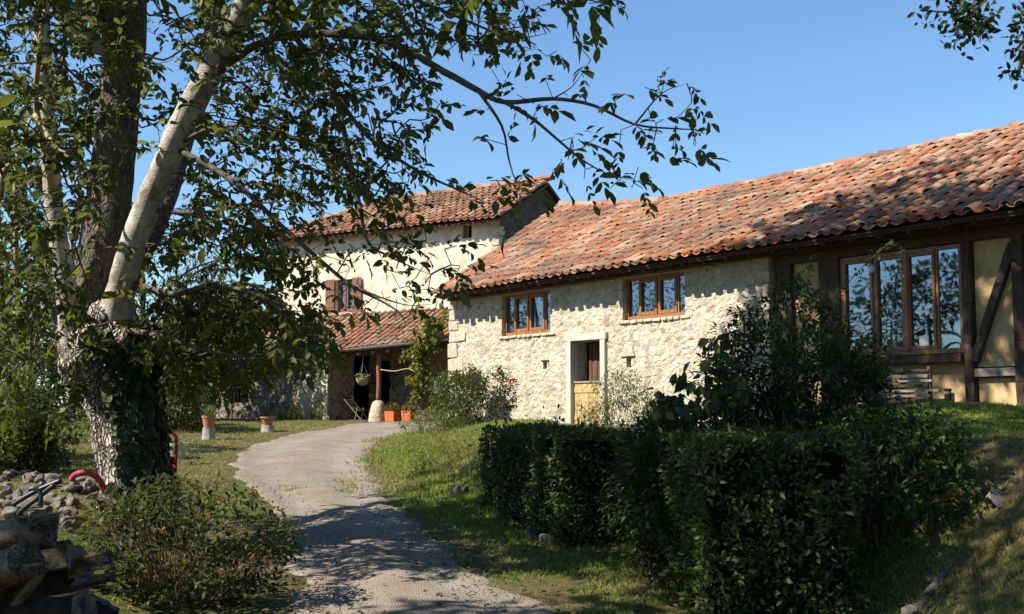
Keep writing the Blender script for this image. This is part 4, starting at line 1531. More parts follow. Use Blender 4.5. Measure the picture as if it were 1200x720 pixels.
def ico(c, r, seed, amp=.3, sub=2, sc_=1.2, squash=0):
    if sub not in _ICO:
        bm = bmesh.new()
        bmesh.ops.create_icosphere(bm, subdivisions=sub, radius=1)
        bm.verts.ensure_lookup_table()
        _ICO[sub] = (np.array([v.co for v in bm.verts]), np.array([[v.index for v in f.verts] for f in bm.faces]))
        bm.free()
    V, Fq = _ICO[sub]
    V = V.copy()
    g = np.random.default_rng(seed)
    # chop with random planes for facets
    for _ in range(squash):
        n = nrm(g.normal(size=3)); d = g.uniform(.38, .72)
        s = V @ n
        V = V - np.outer(np.maximum(s - d, 0), n) * .92
    for i, v in enumerate(V):
        nz = noise.fractal(Vector(v * sc_) + Vector((seed * 3.7, seed * 1.9, 0)), 1, 2, 4)
        V[i] = v * (1 + amp * nz)
    return np.asarray(c) + V * np.asarray(r), Fq


build_big_tree()


# ================================================================== other plants
def crown_tree(name, label, base, c, r, n, per, cr, L, asp, mat, trunk_r, seed, bark="dark_bark", group=None, cat="tree", tpl=LEAF_MID, amp=.45, shell=.35, branches=7):
    base = np.array(base, float)
    root = empty(name, tuple(base))
    tag(root, label, cat, group)
    c = np.array(c, float); r = np.array(r, float)
    top = c + np.array([0, 0, r[2] * .3])
    pts = smooth_path([base - [0, 0, .2], base * .6 + c * .4 + rng.normal(size=3) * .15, top], 5)
    V, Fs = tube_np(pts, np.linspace(trunk_r, trunk_r * .3, len(pts)), 12, True, .2, 2, seed)
    mesh_np("trunk", V - base, Fs, bark, root, smooth=True)
    pt = lumpy(ellip(n, c, r, shell), c, r, amp, 1.1 / max(r[0], .6) + .25, seed)
    pt = np.array([p for p in pt if p[2] > h1(p[0], p[1]) + .05])
    bb = []
    Vs, Fq, k = [], [], 0
    for i in range(branches):
        e = pt[rng.integers(len(pt))]
        st = pts[rng.integers(len(pts) // 3, len(pts) - 1)]
        q = smooth_path([st, (st + e) / 2 + np.array([0, 0, .15 * r[2]]), e], 4)
        V, Fs = tube_np(q, np.linspace(trunk_r * .4, trunk_r * .08, len(q)), 6, False)
        Vs.append(V); Fq.append(Fs[0] + k); k += len(V)
    if branches:
        mesh_np("branches", np.vstack(Vs) - base, np.vstack(Fq), bark, root, smooth=True)
    V, Fl = clump_foliage(pt, per, cr, L, asp, outc=c, tpl=tpl)
    mesh_np("crown", V - base, Fl, mat, root)
    return root


def shrub(name, label, base, c, r, n, per, cr, L, asp, mat, stems=14, stem_r=.008, stem_mat="bramble_stem", seed=1, group=None, tpl=LEAF_MID, amp=.5, shell=.3, cat="shrub", core=0, droop=.3, box=None):
    base = np.array(base, float)
    root = empty(name, tuple(base))
    tag(root, label, cat, group)
    c = np.array(c, float); r = np.array(r, float)
    pt = lumpy(ellip(n, c, r, shell), c, r, amp, 1.3 / max(r[0], .35), seed)
    pt = np.array([p for p in pt if p[2] > h1(p[0], p[1]) + .02])
    if stems:
        Vs, Fq, k = [], [], 0
        for i in range(stems):
            e = pt[rng.integers(len(pt))] + rng.normal(size=3) * .05
            e[2] += .05
            s = base + np.array([(e[0] - base[0]) * .35 + rng.normal() * .06, (e[1] - base[1]) * .35 + rng.normal() * .06, 0])
            s[2] = h1(s[0], s[1]) - .03
            m = s * .5 + e * .5 + np.array([0, 0, .1 * r[2]]) + rng.normal(size=3) * .05
            q = smooth_path([s, m, e], 4)
            V, Fs = tube_np(q, np.linspace(stem_r, stem_r * .4, len(q)), 5, False)
            Vs.append(V); Fq.append(Fs[0] + k); k += len(V)
        mesh_np("stems", np.vstack(Vs) - base, np.vstack(Fq), stem_mat, root, smooth=True)
    V, Fl = clump_foliage(pt, per, cr, L, asp, outc=c, tpl=tpl, droop=droop)
    mesh_np("leaves", V - base, Fl, mat, root)
    return root


def hedge(name, label, A, d, length, width, z1, L, asp, mat, n, seed, z0=0.0):
    """clipped hedge: box from corner A along d (length) and to its right (width)"""
    A = np.array(A, float); d = nrm(np.array(d, float)); s = np.array([d[1], -d[0]])
    if s[0] < 0: s = -s
    mid = A + d * length / 2 + s * width / 2
    base = np.array([mid[0], mid[1], h1(*mid)])
    root = empty(name, tuple(base))
    tag(root, label, "hedge")
    Pp, Nn = [], []
    per = [(length * 1.3, 0), (length * 1.3, 1), (width * 1.3, 2), (width * 1.3, 3), (length * width, 4)]
    wts = np.array([p[0] for p in per]); wts /= wts.sum()
    for _ in range(n):
        k = rng.choice(5, p=wts)
        a, b = rng.uniform(0, length), rng.uniform(0, width)
        if k == 0: b = 0; nn = -s
        elif k == 1: b = width; nn = s
        elif k == 2: a = 0; nn = -d
        elif k == 3: a = length; nn = d
        else: nn = None
        q = A + d * a + s * b
        g = h1(*q)
        zz = z1 if nn is None else g + (z1 - g) * rng.uniform(.02, 1)
        n3 = np.array([0, 0, 1.0]) if nn is None else np.array([nn[0], nn[1], 0])
        p = np.array([q[0], q[1], zz])
        rel = noise.noise(Vector(p * 2.2) + Vector((seed, 0, 0))) * .09 + (rng.exponential(.045) if rng.uniform() < .12 else 0)
        dens = noise.noise(Vector(p * 4.5) + Vector((0, seed, 0)))
        if dens < -.22 and rng.uniform() < .8: continue
        p = p + n3 * (rel - abs(rng.normal()) * .06 + .02)
        Pp.append(p); Nn.append(n3)
    Pp, Nn = np.array(Pp), np.array(Nn)
    Dd = rdir(len(Pp)) * .8 + Nn * .55 + np.array([0, 0, .25])
    Uu = Nn + rdir(len(Pp)) * .7 + np.array([0, 0, .5])
    Ll = L * rng.uniform(.4, 1.45, len(Pp))
    V, Fl = leaves(Pp, Dd, Uu, Ll, Ll * asp, LEAF_FULL)
    mesh_np("leaves", V - base, Fl, mat, root)
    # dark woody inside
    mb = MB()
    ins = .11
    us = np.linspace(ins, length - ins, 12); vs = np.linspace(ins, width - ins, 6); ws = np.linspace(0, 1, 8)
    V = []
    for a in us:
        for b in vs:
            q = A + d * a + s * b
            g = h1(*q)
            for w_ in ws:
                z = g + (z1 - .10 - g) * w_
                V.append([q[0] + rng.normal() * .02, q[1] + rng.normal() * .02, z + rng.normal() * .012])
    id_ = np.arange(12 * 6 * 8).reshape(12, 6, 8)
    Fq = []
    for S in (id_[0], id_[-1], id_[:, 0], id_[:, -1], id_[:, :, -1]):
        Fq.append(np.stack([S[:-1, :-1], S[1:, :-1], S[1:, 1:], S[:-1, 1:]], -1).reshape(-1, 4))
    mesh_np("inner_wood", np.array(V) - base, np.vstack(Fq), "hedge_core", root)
    return root


def build_plants():
    # clipped hedges
    hedge("hedge", "clipped dark hedge nearer the barn door, its flat top level with the lawn", (-.36, 15.0), (.82, -2.95), 3.1, .85, 1.40, .056, .46, "laurel_leaf", 20000, 3)
    hedge("hedge", "larger leaved clipped hedge at the bottom of the photo, below the arching rose", (1.42, 8.7), (-.05, 1.0), 1.7, 1.22, 1.39, .060, .46, "laurel_leaf", 22000, 5)
    # loose shrub between the two hedges
    b = (1.5, 10.7, h1(1.5, 10.7))
    shrub("shrub", "untidy dark shrub filling the gap between the two clipped hedges", b, (1.5, 10.6, .82), (.62, .75, .80), 560, 14, .14, .075, .5, "dark_leaf", 16, .009, seed=4)
    # big rose thicket
    b = (2.6, 11.0, h1(2.6, 11.0))
    rt = shrub("rose_thicket", "tall dark rose thicket with long arching stems, in front of the barn corner", b, (2.72, 11.0, 1.80), (.95, .8, 1.08), 900, 14, .13, .07, .5, "dark_leaf", 26, .010, seed=6, amp=.55)
    shrub("rose_thicket", "lower dark bush filling the space between the rose thicket and the spreading shrub", (3.05, 11.0, h1(3.05, 11)), (2.85, 10.9, 1.5), (.72, .7, .85), 640, 14, .13, .07, .5, "dark_leaf", 16, .009, seed=66, amp=.5)
    shrub("shrub", "low dark shrub behind the larger leaved hedge, under the broad leaved shoots", (1.75, 11.2, h1(1.75, 11.2)), (1.8, 11.2, 1.15), (.75, .6, .6), 420, 14, .13, .075, .5, "dark_leaf", 12, .009, seed=67, amp=.5)
    Vs, Fq, k = [], [], 0
    lp, ld = [], []
    for pl in ([(930, 480), (960, 400), (985, 345), (1012, 312), (1045, 282)], [(930, 470), (938, 400), (945, 340), (950, 300)], [(900, 470), (915, 400), (920, 360)], [(960, 480), (1000, 420), (1030, 375), (1050, 330), (1055, 295)],
               [(880, 480), (865, 420), (858, 390)], [(955, 430), (975, 400), (992, 380), (1005, 350)], [(990, 470), (1020, 430), (1040, 410)]):
        q = smooth_path([P(x, y, 10.9 + .2 * math.sin(i + x)) for i, (x, y) in enumerate(pl)], 5)
        V, Fs = tube_np(q, np.linspace(.007, .003, len(q)), 5, False)
        Vs.append(V); Fq.append(Fs[0] + k); k += len(V)
        for p in q[3:]:
            for _ in range(5):
                lp.append(p + rng.normal(size=3) * .02); ld.append(rng.normal(size=3) + [0, 0, -.1])
    mesh_np("arching_stems", np.vstack(Vs) - b, np.vstack(Fq), "bramble_stem", rt, smooth=True)
    V, Fl = leaves(lp, ld, rdir(len(lp)) + [0, 0, 1.2], rng.uniform(.04, .07, len(lp)), .03, LEAF_FULL)
    mesh_np("stem_leaves", V - np.array(b), Fl, "rose_leaf", rt)
    # lilac shoot with broad leaves
    b = P(846, 500, 10.2); b[2] = h1(b[0], b[1])
    root = empty("broadleaf_shrub", tuple(b)); tag(root, "upright shrub with big rounded leaves left of the rose thicket", "shrub")
    Vs, Fq, k, lp, ld = [], [], 0, [], []
    for pl in ([(850, 560), (852, 470), (842, 430), (840, 398)], [(852, 540), (845, 480), (825, 455), (800, 445)], [(852, 540), (862, 470), (868, 430)], [(850, 560), (820, 490), (790, 470), (775, 468)]):
        q = smooth_path([P(x, y, 10.2) for x, y in pl], 6)
        V, Fs = tube_np(q, np.linspace(.012, .004, len(q)), 5, False)
        Vs.append(V); Fq.append(Fs[0] + k); k += len(V)
        for p in q[6:]:
            for _ in range(4):
                lp.append(p + rng.normal(size=3) * .05); ld.append(rng.normal(size=3) * .7 + [0, 0, -.6])
    mesh_np("stems", np.vstack(Vs) - b, np.vstack(Fq), "twig_bark", root, smooth=True)
    L = rng.uniform(.09, .15, len(lp))
    V, Fl = leaves(lp, ld, rdir(len(lp)) * .6 + [-.3, -.6, .5], L, L * .72, LEAF_FULL)
    mesh_np("leaves", V - b, Fl, "laurel_leaf", root)
    # shrub right of hedge 2
    b = (3.3, 10.0, h1(3.3, 10.0))
    shrub("shrub", "loose spreading shrub on the bank below the plaster wall, right of the rose thicket", b, (3.32, 10.0, 1.08), (.78, .85, .62), 640, 13, .12, .075, .55, "laurel_leaf", 16, .009, seed=8, amp=.6)
    # flowering rose against the barn wall
    b = bw(1.75, -.9); b[2] = h1(b[0], b[1])
    rs = shrub("rose_bush", "tall rose bush with red blooms against the stone barn wall", b, bw(1.75, -.9, 1.95), (.74, .5, .84), 620, 11, .13, .085, .55, "rose_leaf", 14, .009, seed=9, amp=.35, shell=.2)
    for (x, y, s) in ((553, 440, .09), (549, 444, .07), (585, 434, .08), (588, 438, .06), (594, 446, .06), (600, 447, .07), (604, 446, .06), (580, 455, .05), (606, 452, .05), (566, 452, .05), (556, 455, .05)):
        q = plane_hit(x, y, -1.2)
        pts = ellip(16, (0, 0, 0), (s * .5, s * .5, s * .4), 0)
        V, Fl = leaves(pts, nrm(pts) + [0, 0, .3], rdir(16), s * .8, s * .7, LEAF_MID)
        mesh_np("bloom", V, Fl, "red_petal", rs, loc=tuple(q - b))
    b = bw(3.55, -1.6); b[2] = h1(b[0], b[1])
    shrub("shrub", "thin dark shrub with bare stems between the red rose and the barn door", b, bw(3.55, -1.5, 1.95), (.75, .5, .72), 330, 10, .13, .085, .5, "dark_leaf", 16, .014, "twig_bark", seed=10, amp=.8, shell=.5)
    b = bw(7.1, -.8); b[2] = h1(b[0], b[1])
    shrub("wispy_bush", "pale feathery bush against the barn wall right of the door", b, bw(7.1, -.8, 1.75), (.75, .4, .75), 420, 11, .13, .075, .28, "rose_leaf", 36, .005, "pale_twig", seed=11, amp=.5, shell=.1, tpl=LEAF_LONG)
    b = bw(.6, -1.0); b[2] = h1(b[0], b[1])
    pk = shrub("flower_clump", "low clump of faded pink flowers at the foot of the barn corner", b, b + [.1, -.1, .12], (.55, .4, .28), 90, 8, .10, .05, .35, "rose_leaf", 14, .004, seed=12, amp=.4, cat="flowers")
    pts = ellip(120, (.1, -.1, .30), (.4, .3, .12), 0)
    V, Fl = leaves(pts, rdir(120) + [0, 0, .5], rdir(120), .05, .04, LEAF_MID)
    mesh_np("blooms", V, Fl, "pink_petal", pk)
    # flowers and weeds on the bank under the rose
    for i, (u, off, rr) in enumerate(((1.3, -1.7, .5), (2.5, -1.9, .55), (3.6, -2.3, .5))):
        b = bw(u, off); b[2] = h1(b[0], b[1])
        shrub("bank_plant", ["leafy weed clump on the bank under the red rose", "bushy weed clump on the bank beside the hedge end", "weed clump behind the nearer end of the hedge top"][i], b, b + [0, 0, .18], (rr, rr * .8, .34), 120, 9, .11, .07, .4, "rose_leaf", 10, .005, seed=13 + i, cat="plant")
    for i in range(16):
        y = rng.uniform(13, 24); x = XR(y) + rng.uniform(.25, 1.9)
        if -.6 < x < 1.4 and y < 15.4: continue
        bb = (x, y, h1(x, y))
        rr = rng.uniform(.1, .2)
        shrub("weed", "small leafy weed among the grass of the bank beside the track", bb, (x, y, bb[2] + rr * .5), (rr, rr, rr * .8), 22, 7, .05, .05, .45, ("rose_leaf", "bright_leaf")[i % 2], 4, .003, seed=200 + i, cat="plant", group="weeds on the bank")
    # strap leaved plant
    b = P(567, 575, 16.2); b[2] = h1(b[0], b[1])
    strap("strap_plant", "pale green strap leaved plant drooping beside the hedge end", b, 46, .55, .022, "iris_leaf", .8)
    # foreground bush left
    b = np.array([-2.72, 9.75, 0]); b[2] = h1(b[0], b[1])
    fb = shrub("hydrangea_bush", "twiggy brown-green bush in the left foreground, below the old tree", b, (-2.78, 9.8, .50), (1.0, .8, .58), 560, 10, .12, .065, .62, "shrub_leaf", 150, .005, seed=17, amp=.35, shell=.35)
    pts = lumpy(ellip(70, (-2.78, 9.7, .66), (1.0, .8, .5), .8), np.array([-2.78, 9.7, .66]), np.array([1, .8, .5]), .3, 1, 3)
    V, Fl = clump_foliage(pts, 4, .04, .05, .6)
    mesh_np("dead_leaves", V - b, Fl, "fallen_leaf", fb)
    # thickets at the left edge
    for i, (x, y, c, r, n, lf, lab) in enumerate((
            (-7.1, 14.2, 1.75, (1.1, .9, 1.15), 230, "bright_leaf", "sunlit leafy thicket at the left edge behind the stone heap"),
            (-9.6, 18.5, 2.3, (1.7, 1.3, 1.7), 300, "shrub_leaf", "dark leafy thicket behind the sunlit one at the left edge"),
            (-7.6, 22.6, 1.75, (1.05, .8, .95), 220, "bright_leaf", "yellow-green bush behind the old trunk, before the outbuilding"),
            (-12.2, 25, 2.9, (2.4, 1.8, 2.2), 380, "dark_leaf", "tall dark bush far left, before the outbuilding"))):
        b = (x, y, h1(x, y))
        shrub("thicket", lab, b, (x, y, c), r, n, 12, .22, .12, .45, lf, 16, .014, "twig_bark", seed=20 + i, amp=.6)
    for i, (x, y, c, r, lab) in enumerate(((-9.2, 20.5, 2.0, (1.5, 1.0, 1.5), "round dark bush between the pale thicket and the yellow-green bush"), (-12.5, 21, 2.2, (2.0, 1.2, 1.9), "wide dark bush at the left edge, half hidden by the thickets"),
                                           (-16.5, 30, 2.6, (2.6, 1.5, 2.4), "broad dark bush in front of the far left trees"), (-9.0, 28.5, 2.0, (1.6, 1.0, 1.2), "low dark bush under the laurel tree"))):
        shrub("dark_bush", lab, (x, y, h1(x, y)), (x, y, c), r, 420, 13, .25, .14, .5, "dark_leaf", 12, .014, "twig_bark", seed=70 + i, amp=.4)
    crown_tree("laurel_tree", "dense dark tree standing before the shaded outbuilding wall", (-11.2, 34.3, 1.4), (-11.0, 34.3, 4.6), (3.0, 2.0, 2.9), 620, 13, .34, .16, .45, "dark_leaf", .2, 31)
    for i, (x, y, c, r, lf, lab) in enumerate(((-8.1, 27.5, 2.0, (1.0, .8, 1.0), "shrub_leaf", "dark bush between the old trunk and the pot standing on a log"), (-7.2, 16.8, 1.25, (.8, .7, .8), "dark_leaf", "low dark bush just left of the old trunk, behind the stone heap"),
                                               (-9.0, 16.4, 1.5, (1.1, .8, 1.1), "dark_leaf", "dark bush in the left corner behind the sunlit thicket"), (-6.3, 14.9, 1.1, (.5, .45, .5), "bright_leaf", "small yellow-green bush between the rubble heap and the old trunk"))):
        shrub("dark_bush", lab, (x, y, h1(x, y)), (x, y, c), r, 360, 13, .2, .11, .5, lf, 14, .012, "twig_bark", seed=80 + i, amp=.45)
    crown_tree("bay_tree", "smaller dark tree close to the barred window of the outbuilding", (-9.7, 35.3, 1.4), (-9.6, 35.2, 3.9), (1.7, 1.3, 2.1), 380, 13, .28, .14, .45, "dark_leaf", .12, 34)
    crown_tree("field_tree", "tall tree beyond the outbuilding at the far left", (-15, 34, 1.4), (-15, 34, 5.2), (3.6, 3, 3.8), 520, 13, .42, .2, .5, "dark_leaf", .25, 32)
    for i, (x, y, lab) in enumerate(((-24, 44, "round far tree in the gap left of the old trunk"), (-19, 46, "far tree just above the outbuilding roof at the left"), (-29, 41, "far tree at the left edge behind the pale green tree"), (-25, 33, "middle distance tree at the left edge of the photo"))):
        crown_tree("field_tree", lab, (x, y, 1.4), (x, y, 4.4), (3.6, 2.5, 3.6), 420, 13, .45, .24, .5, "dark_leaf", .25, 90 + i, amp=.3)
    crown_tree("field_tree", "pale green tree furthest left, beyond the thickets", (-17.5, 27, 1.3), (-17.5, 27, 4.6), (3.4, 3, 3.4), 480, 13, .4, .18, .5, "shrub_leaf", .25, 33)
    # vine by the porch
    b = hw(3.5, -2.85); b[2] = h1(b[0], b[1])
    vn = empty("porch_vine", tuple(b)); tag(vn, "yellowing vine climbing to the porch roof beside the barn corner", "vine")
    q = smooth_path([b, b + HU3(-.1, 0, .5), b + HU3(.1, .05, 1.1), b + HU3(-.05, 0, 1.7), b + HU3(.15, .1, 2.3), b + HU3(.3, .2, 2.7)], 5)
    V, Fs = tube_np(q, np.linspace(.13, .04, len(q)), 10, True, .3, 3, 2)
    mesh_np("stem", V - b, Fs, "rough_bark", vn, smooth=True)
    V, Fs = tube_np(smooth_path([b + HU3(.05, 0, 1.2), b + HU3(-.5, .05, 1.5), b + HU3(-1.0, .0, 1.45), b + HU3(-1.5, 0, 1.5)], 5), .018, 6)
    mesh_np("side_stem", V - b, Fs, "pale_twig", vn, smooth=True)
    pts = []
    for (du, dz, ru, rz, n) in ((-.05, 2.0, .30, .4, 46), (.05, 1.4, .3, .5, 40), (0, .75, .26, .5, 30), (.3, 2.4, .36, .35, 46), (-.4, 1.9, .2, .15, 8), (.4, 2.8, .36, .2, 34)):
        for _ in range(n): pts.append(b + HU3(du + rng.normal() * ru * .5, rng.normal() * .13 - .12, dz + rng.normal() * rz * .5))
    V, Fl = clump_foliage(np.array(pts), 12, .13, .12, .75, tpl=LEAF_MID)
    mesh_np("leaves", V - b, Fl, "vine_leaf", vn)
    # climbing roses on the cream wall
    for i, (u, hh, lab) in enumerate(((-.62, 1.7, "climbing plant at the right edge of the cream porch side wall"), (-1.55, 1.2, "arching climber at the left edge of the cream porch side wall"))):
        b = hw(u, -2.62); b[2] = h1(b[0], b[1])
        c = b + [0, 0, hh * .6]
        shrub("climber", lab, b, c, (.3, .2, hh * .55), 60, 8, .12, .085, .55, "vine_leaf", 9, .012, "bramble_stem", seed=40 + i, amp=.5, shell=.1, cat="climber")
    b = hw(-1.1, -2.62); b[2] = h1(b[0], b[1])
    shrub("bramble", "thin reddish bramble in the middle of the cream wall", b, b + [0, 0, .55], (.28, .12, .4), 34, 6, .1, .05, .5, "planter_leaf", 14, .006, "bramble_stem", seed=43, cat="plant")
    # iris border
    for k in range(9):
        u = -2.15 + k * .27
        b = hw(u + rng.normal() * .05, -3.0 + rng.normal() * .12); b[2] = h1(b[0], b[1])
        strap("iris_clump", "clump of green iris leaves in the border below the cream wall", b, 26, .36, .03, "iris_leaf", .35, group="iris clumps along the cream wall")
    # low weeds beside the pots
    b = (-5.7, 20.2, h1(-5.7, 20.2))
    shrub("weed", "small weed in the verge grass beside the red hand truck", b, (-5.7, 20.2, h1(-5.7, 20.2) + .15), (.28, .25, .2), 30, 7, .08, .06, .5, "rose_leaf", 5, .004, seed=50, cat="plant")


def plane_hit(px, py, off):
    """point of the vertical plane parallel to the barn wall, off metres in front of it"""
    d = P(px, py, 1.0) - [0, 0, EYE]
    o = C0 + BI * off
    t = (o @ BI) / (d[:2] @ BI)
    return np.array([0, 0, EYE]) + d * t


def HU3(u, off, z):
    return np.array([HU[0] * u + HI[0] * off, HU[1] * u + HI[1] * off, z])


def strap(name, label, b, n, L, W, mat, droop, group=None):
    root = empty(name, tuple(b)); tag(root, label, "plant", group)
    Vs, Fq, k = [], [], 0
    for i in range(n):
        a = rng.uniform(0, 2 * PI); t = rng.uniform(.1, .9)
        d = np.array([math.cos(a), math.sin(a), 0])
        l = L * rng.uniform(.6, 1.2)
        s = np.array([-d[1], d[0], 0]) * W / 2
        p0 = d * rng.uniform(0, .08)
        pts = [p0, p0 + d * l * .25 * t + [0, 0, l * .5], p0 + d * l * .6 * t + [0, 0, l * (.85 - .2 * droop * t)], p0 + d * l * (.95 * t + .05) + [0, 0, l * (1.0 - droop * t)]]
        for j, p in enumerate(pts):
            w_ = (1, 1, .7, .1)[j]
            Vs += [p - s * w_, p + s * w_]
        for j in range(3): Fq.append((k + 2 * j, k + 2 * j + 1, k + 2 * j + 3, k + 2 * j + 2))
        k += 8
    mesh_np("leaves", np.array(Vs), np.array(Fq), mat, root)
    return root


build_plants()
crown_tree("lime_tree", "leafy tree by the lower end of the track, shading the foreground", (-5.6, 3.2, h1(-5.6, 3.2)), (-5.2, 4.2, 8.4), (4.4, 3.9, 3.4), 1250, 13, .42, .22, .5, "walnut_leaf", .3, 61)


def build_surround():  # unseen trees added around the camera to cut the sky fill
    spots = [(-19, 4, 5.0, 3.2, 4.2), (-21, 10, 4.6, 3.2, 3.6), (-20.5, 16.5, 4.4, 2.8, 3.2), (-13, -6, 6, 3.8, 5), (-5, -9, 6.5, 4, 5.2), (3, -8, 6.4, 3.8, 5.4), (10, -7, 6.2, 3.8, 5), (15, 0, 5.5, 3.4, 4.6), (17, 7, 5, 3.2, 4.2), (-20, -3, 5.6, 3.6, 4.6)]
    where = ["left of the drive, beyond the rubble heap", "left of the drive, level with the old trunk", "left of the drive, level with the lawn", "behind and left of the viewer", "just left behind the viewer", "straight behind the viewer", "behind and right of the viewer", "right of the oak", "beyond the right end of the lawn", "far left behind the viewer"]
    for i, (x, y, zc, r, rz) in enumerate(spots):
        crown_tree("sky_block_tree", "unseen leafy tree added to block sky light, " + where[i], (x, y, h1(x, y)), (x, y, zc), (r, r, rz), 420, 12, .5, .34, .5, "dark_leaf", .22, 300 + i, group="unseen trees added to block sky light")


build_surround()


def build_oak():
    b = np.array([8.2, 6.2, h1(8.2, 6.2)])
    root = empty("oak_tree", tuple(b)); tag(root, "oak whose leafy twigs hang into the top right of the sky", "tree")
    V, Fs = tube_np(smooth_path([b - [0, 0, .2], b + [0, 0, 2.5], b + [-.2, .3, 5.2], b + [-.1, .2, 8.5]], 5), np.linspace(.4, .12, 16), 18, True, .2, 2, 3)
    mesh_np("trunk", V - b, Fs, "dark_bark", root, smooth=True)
    lines = [[b + [-.1, .2, 4.8], P(1400, -230, 7.4), P(1290, -110, 7.8), P(1215, -40, 8)], [P(1290, -110, 7.8), P(1260, -20, 7.9), P(1215, 20, 8), P(1203, 45, 8), P(1196, 75, 8), P(1191, 92, 8)],
             [P(1215, -40, 8), P(1165, -10, 8), P(1130, 14, 8), P(1105, 14, 8), P(1078, 12, 8)], [P(1150, -4, 8), P(1141, 4, 8), P(1145, 25, 8), P(1138, 36, 8), P(1120, 47, 8)], [P(1165, -10, 8), P(1145, 12, 8.1), P(1130, 26, 8.1)], [P(1145, 25, 8), P(1155, 30, 8), P(1160, 28, 8)]]
    rad = [.09, .03, .016, .008, .008, .006]
    T = []
    for l, r in zip(lines, rad):
        q = smooth_path(l, 6)
        V, Fs = tube_np(q, np.linspace(r, r * .35, len(q)), 8, False)
        mesh_np("branch", V - b, Fs, "twig_bark", root, smooth=True)
        if r < .05:
            for p in q[len(q) // 4:]:
                for _ in range(4): T.append(p + rng.normal(size=3) * .055)
    for c in ((1130, 14), (1135, 20), (1150, 30), (1122, 42), (1195, 28), (1200, 30), (1198, 45), (1200, 62), (1190, 85), (1120, 4), (1195, 5)):
        for _ in range(14): T.append(P(*c, 8) + rng.normal(size=3) * .045)
    T = np.array(T)
    V, Fl = leaves(T, rdir(len(T)) + [0, 0, -.4], rdir(len(T)) + [0, 0, .6], rng.uniform(.045, .078, len(T)), .034, LEAF_FULL)
    mesh_np("hanging_leaves", V - b, Fl, "dark_leaf", root)
    c = b + [.8, 0, 8.2]
    pt = lumpy(ellip(420, c, np.array([3.2, 3.2, 2.6]), .3), c, np.array([3.2, 3.2, 2.6]), .4, .5, 4)
    V, Fl = clump_foliage(pt, 10, .35, .2, .5, outc=c)
    mesh_np("crown", V - b, Fl, "dark_leaf", root)


build_oak()


# ================================================================== small things
def rock_thing(p, r, seed, label, group, mat="rock", sub=3):
    V, Fq = ico((0, 0, 0), r, seed, .16, sub, 2.2, 14)
    o = mesh_np("rock", V, Fq, mat, None, smooth=False, loc=tuple(p))
    o.rotation_euler = (rng.normal() * .3, rng.normal() * .3, rng.uniform(0, 6))
    tag(o, label, "rock", group)
    return o


def build_rocks():
    n = 0
    spots = []
    for _ in range(400):
        px, py = rng.uniform(-10, 132), rng.uniform(532, 612)
        Y = np.interp(py, [530, 612], [14.2, 10.6]) + rng.normal() * .15
        X = (px - 600) / F * Y
        r = rng.uniform(.05, .13)
        if px > 95 and py > 575: continue
        if all((X - a) ** 2 + (Y - b) ** 2 > (.62 * (r + c)) ** 2 for a, b, c in spots):
            spots.append((X, Y, r))
    spots = sorted(spots, key=lambda s: -s[2])[:70]
    for i, (X, Y, r) in enumerate(spots):
        rock_thing((X, Y, h1(X, Y) + r * .25), (r * rng.uniform(.9, 1.3), r, r * rng.uniform(.55, .9)), i, "grey stone lying in the heap of rubble left of the old trunk", "stones of the rubble heap")
    for (px, py, Y, r, lab) in ((858, 348, 0, 0, ""),):
        pass
    for i, (x, y, r, lab) in enumerate(((-.72, 16.0, .17, "pale boulder half sunk in the bank left of the hedge end"), (.42, 12.25, .14, "grey stone at the foot of the near hedge corner"), (.2, 12.6, .1, "small stone under the hedge beside the track"),
                                     (1.58, 8.55, .13, "pale stone at the lower left foot of the larger leaved hedge"))):
        rock_thing((x, y, h1(x, y) + r * .3), (r, r * 1.1, r * .9), 100 + i, lab, None)
    for i, (px, py, Y, r) in enumerate(((1170, 605, 9.3, .12), (1090, 622, 9.0, .09), (1062, 655, 8.7, .1))):
        q = P(px, py, Y); q[2] = h1(q[0], q[1]) + .02
        rock_thing(q, (r * 1.4, r, r * .6), 120 + i, ["flat grey stone in the shaded grass of the right bank", "mossy stone at the edge of the bank below the spreading shrub", "stone above the bare root on the right bank"][i], None, "dark_rock")
    # bare root on the bank
    pts = []
    for (px, py, Y) in ((1030, 706, 8.4), (1050, 695, 8.55), (1075, 684, 8.7), (1098, 672, 8.9), (1116, 664, 9.05)):
        q = P(px, py, Y); q[2] = h1(q[0], q[1]) + .006; pts.append(q)
    pts = smooth_path(pts, 5)
    V, Fs = tube_np(pts, np.interp(np.linspace(0, 1, len(pts)), [0, .5, 1], [.03, .05, .012]), 14, True, .5, 3, 4)
    c = pts[len(pts) // 2]
    o = mesh_np("tree_root", V - c, Fs, "log_bark", None, smooth=True, loc=tuple(c))
    tag(o, "bare weathered root crossing the shaded bank at lower right", "root")
    pts2 = []
    for (px, py, Y) in ((1030, 722, 8.1), (1060, 712, 8.3), (1085, 695, 8.5), (1108, 684, 8.7)):
        q = P(px, py, Y); q[2] = h1(q[0], q[1]) + .01; pts2.append(q)
    pts2 = smooth_path(pts2, 5)
    V, Fs = tube_np(pts2, np.linspace(.028, .012, len(pts2)), 10, True, .16, 3, 5)
    mesh_np("side_root", V - c, Fs, "log_bark", o, smooth=True)


build_rocks()


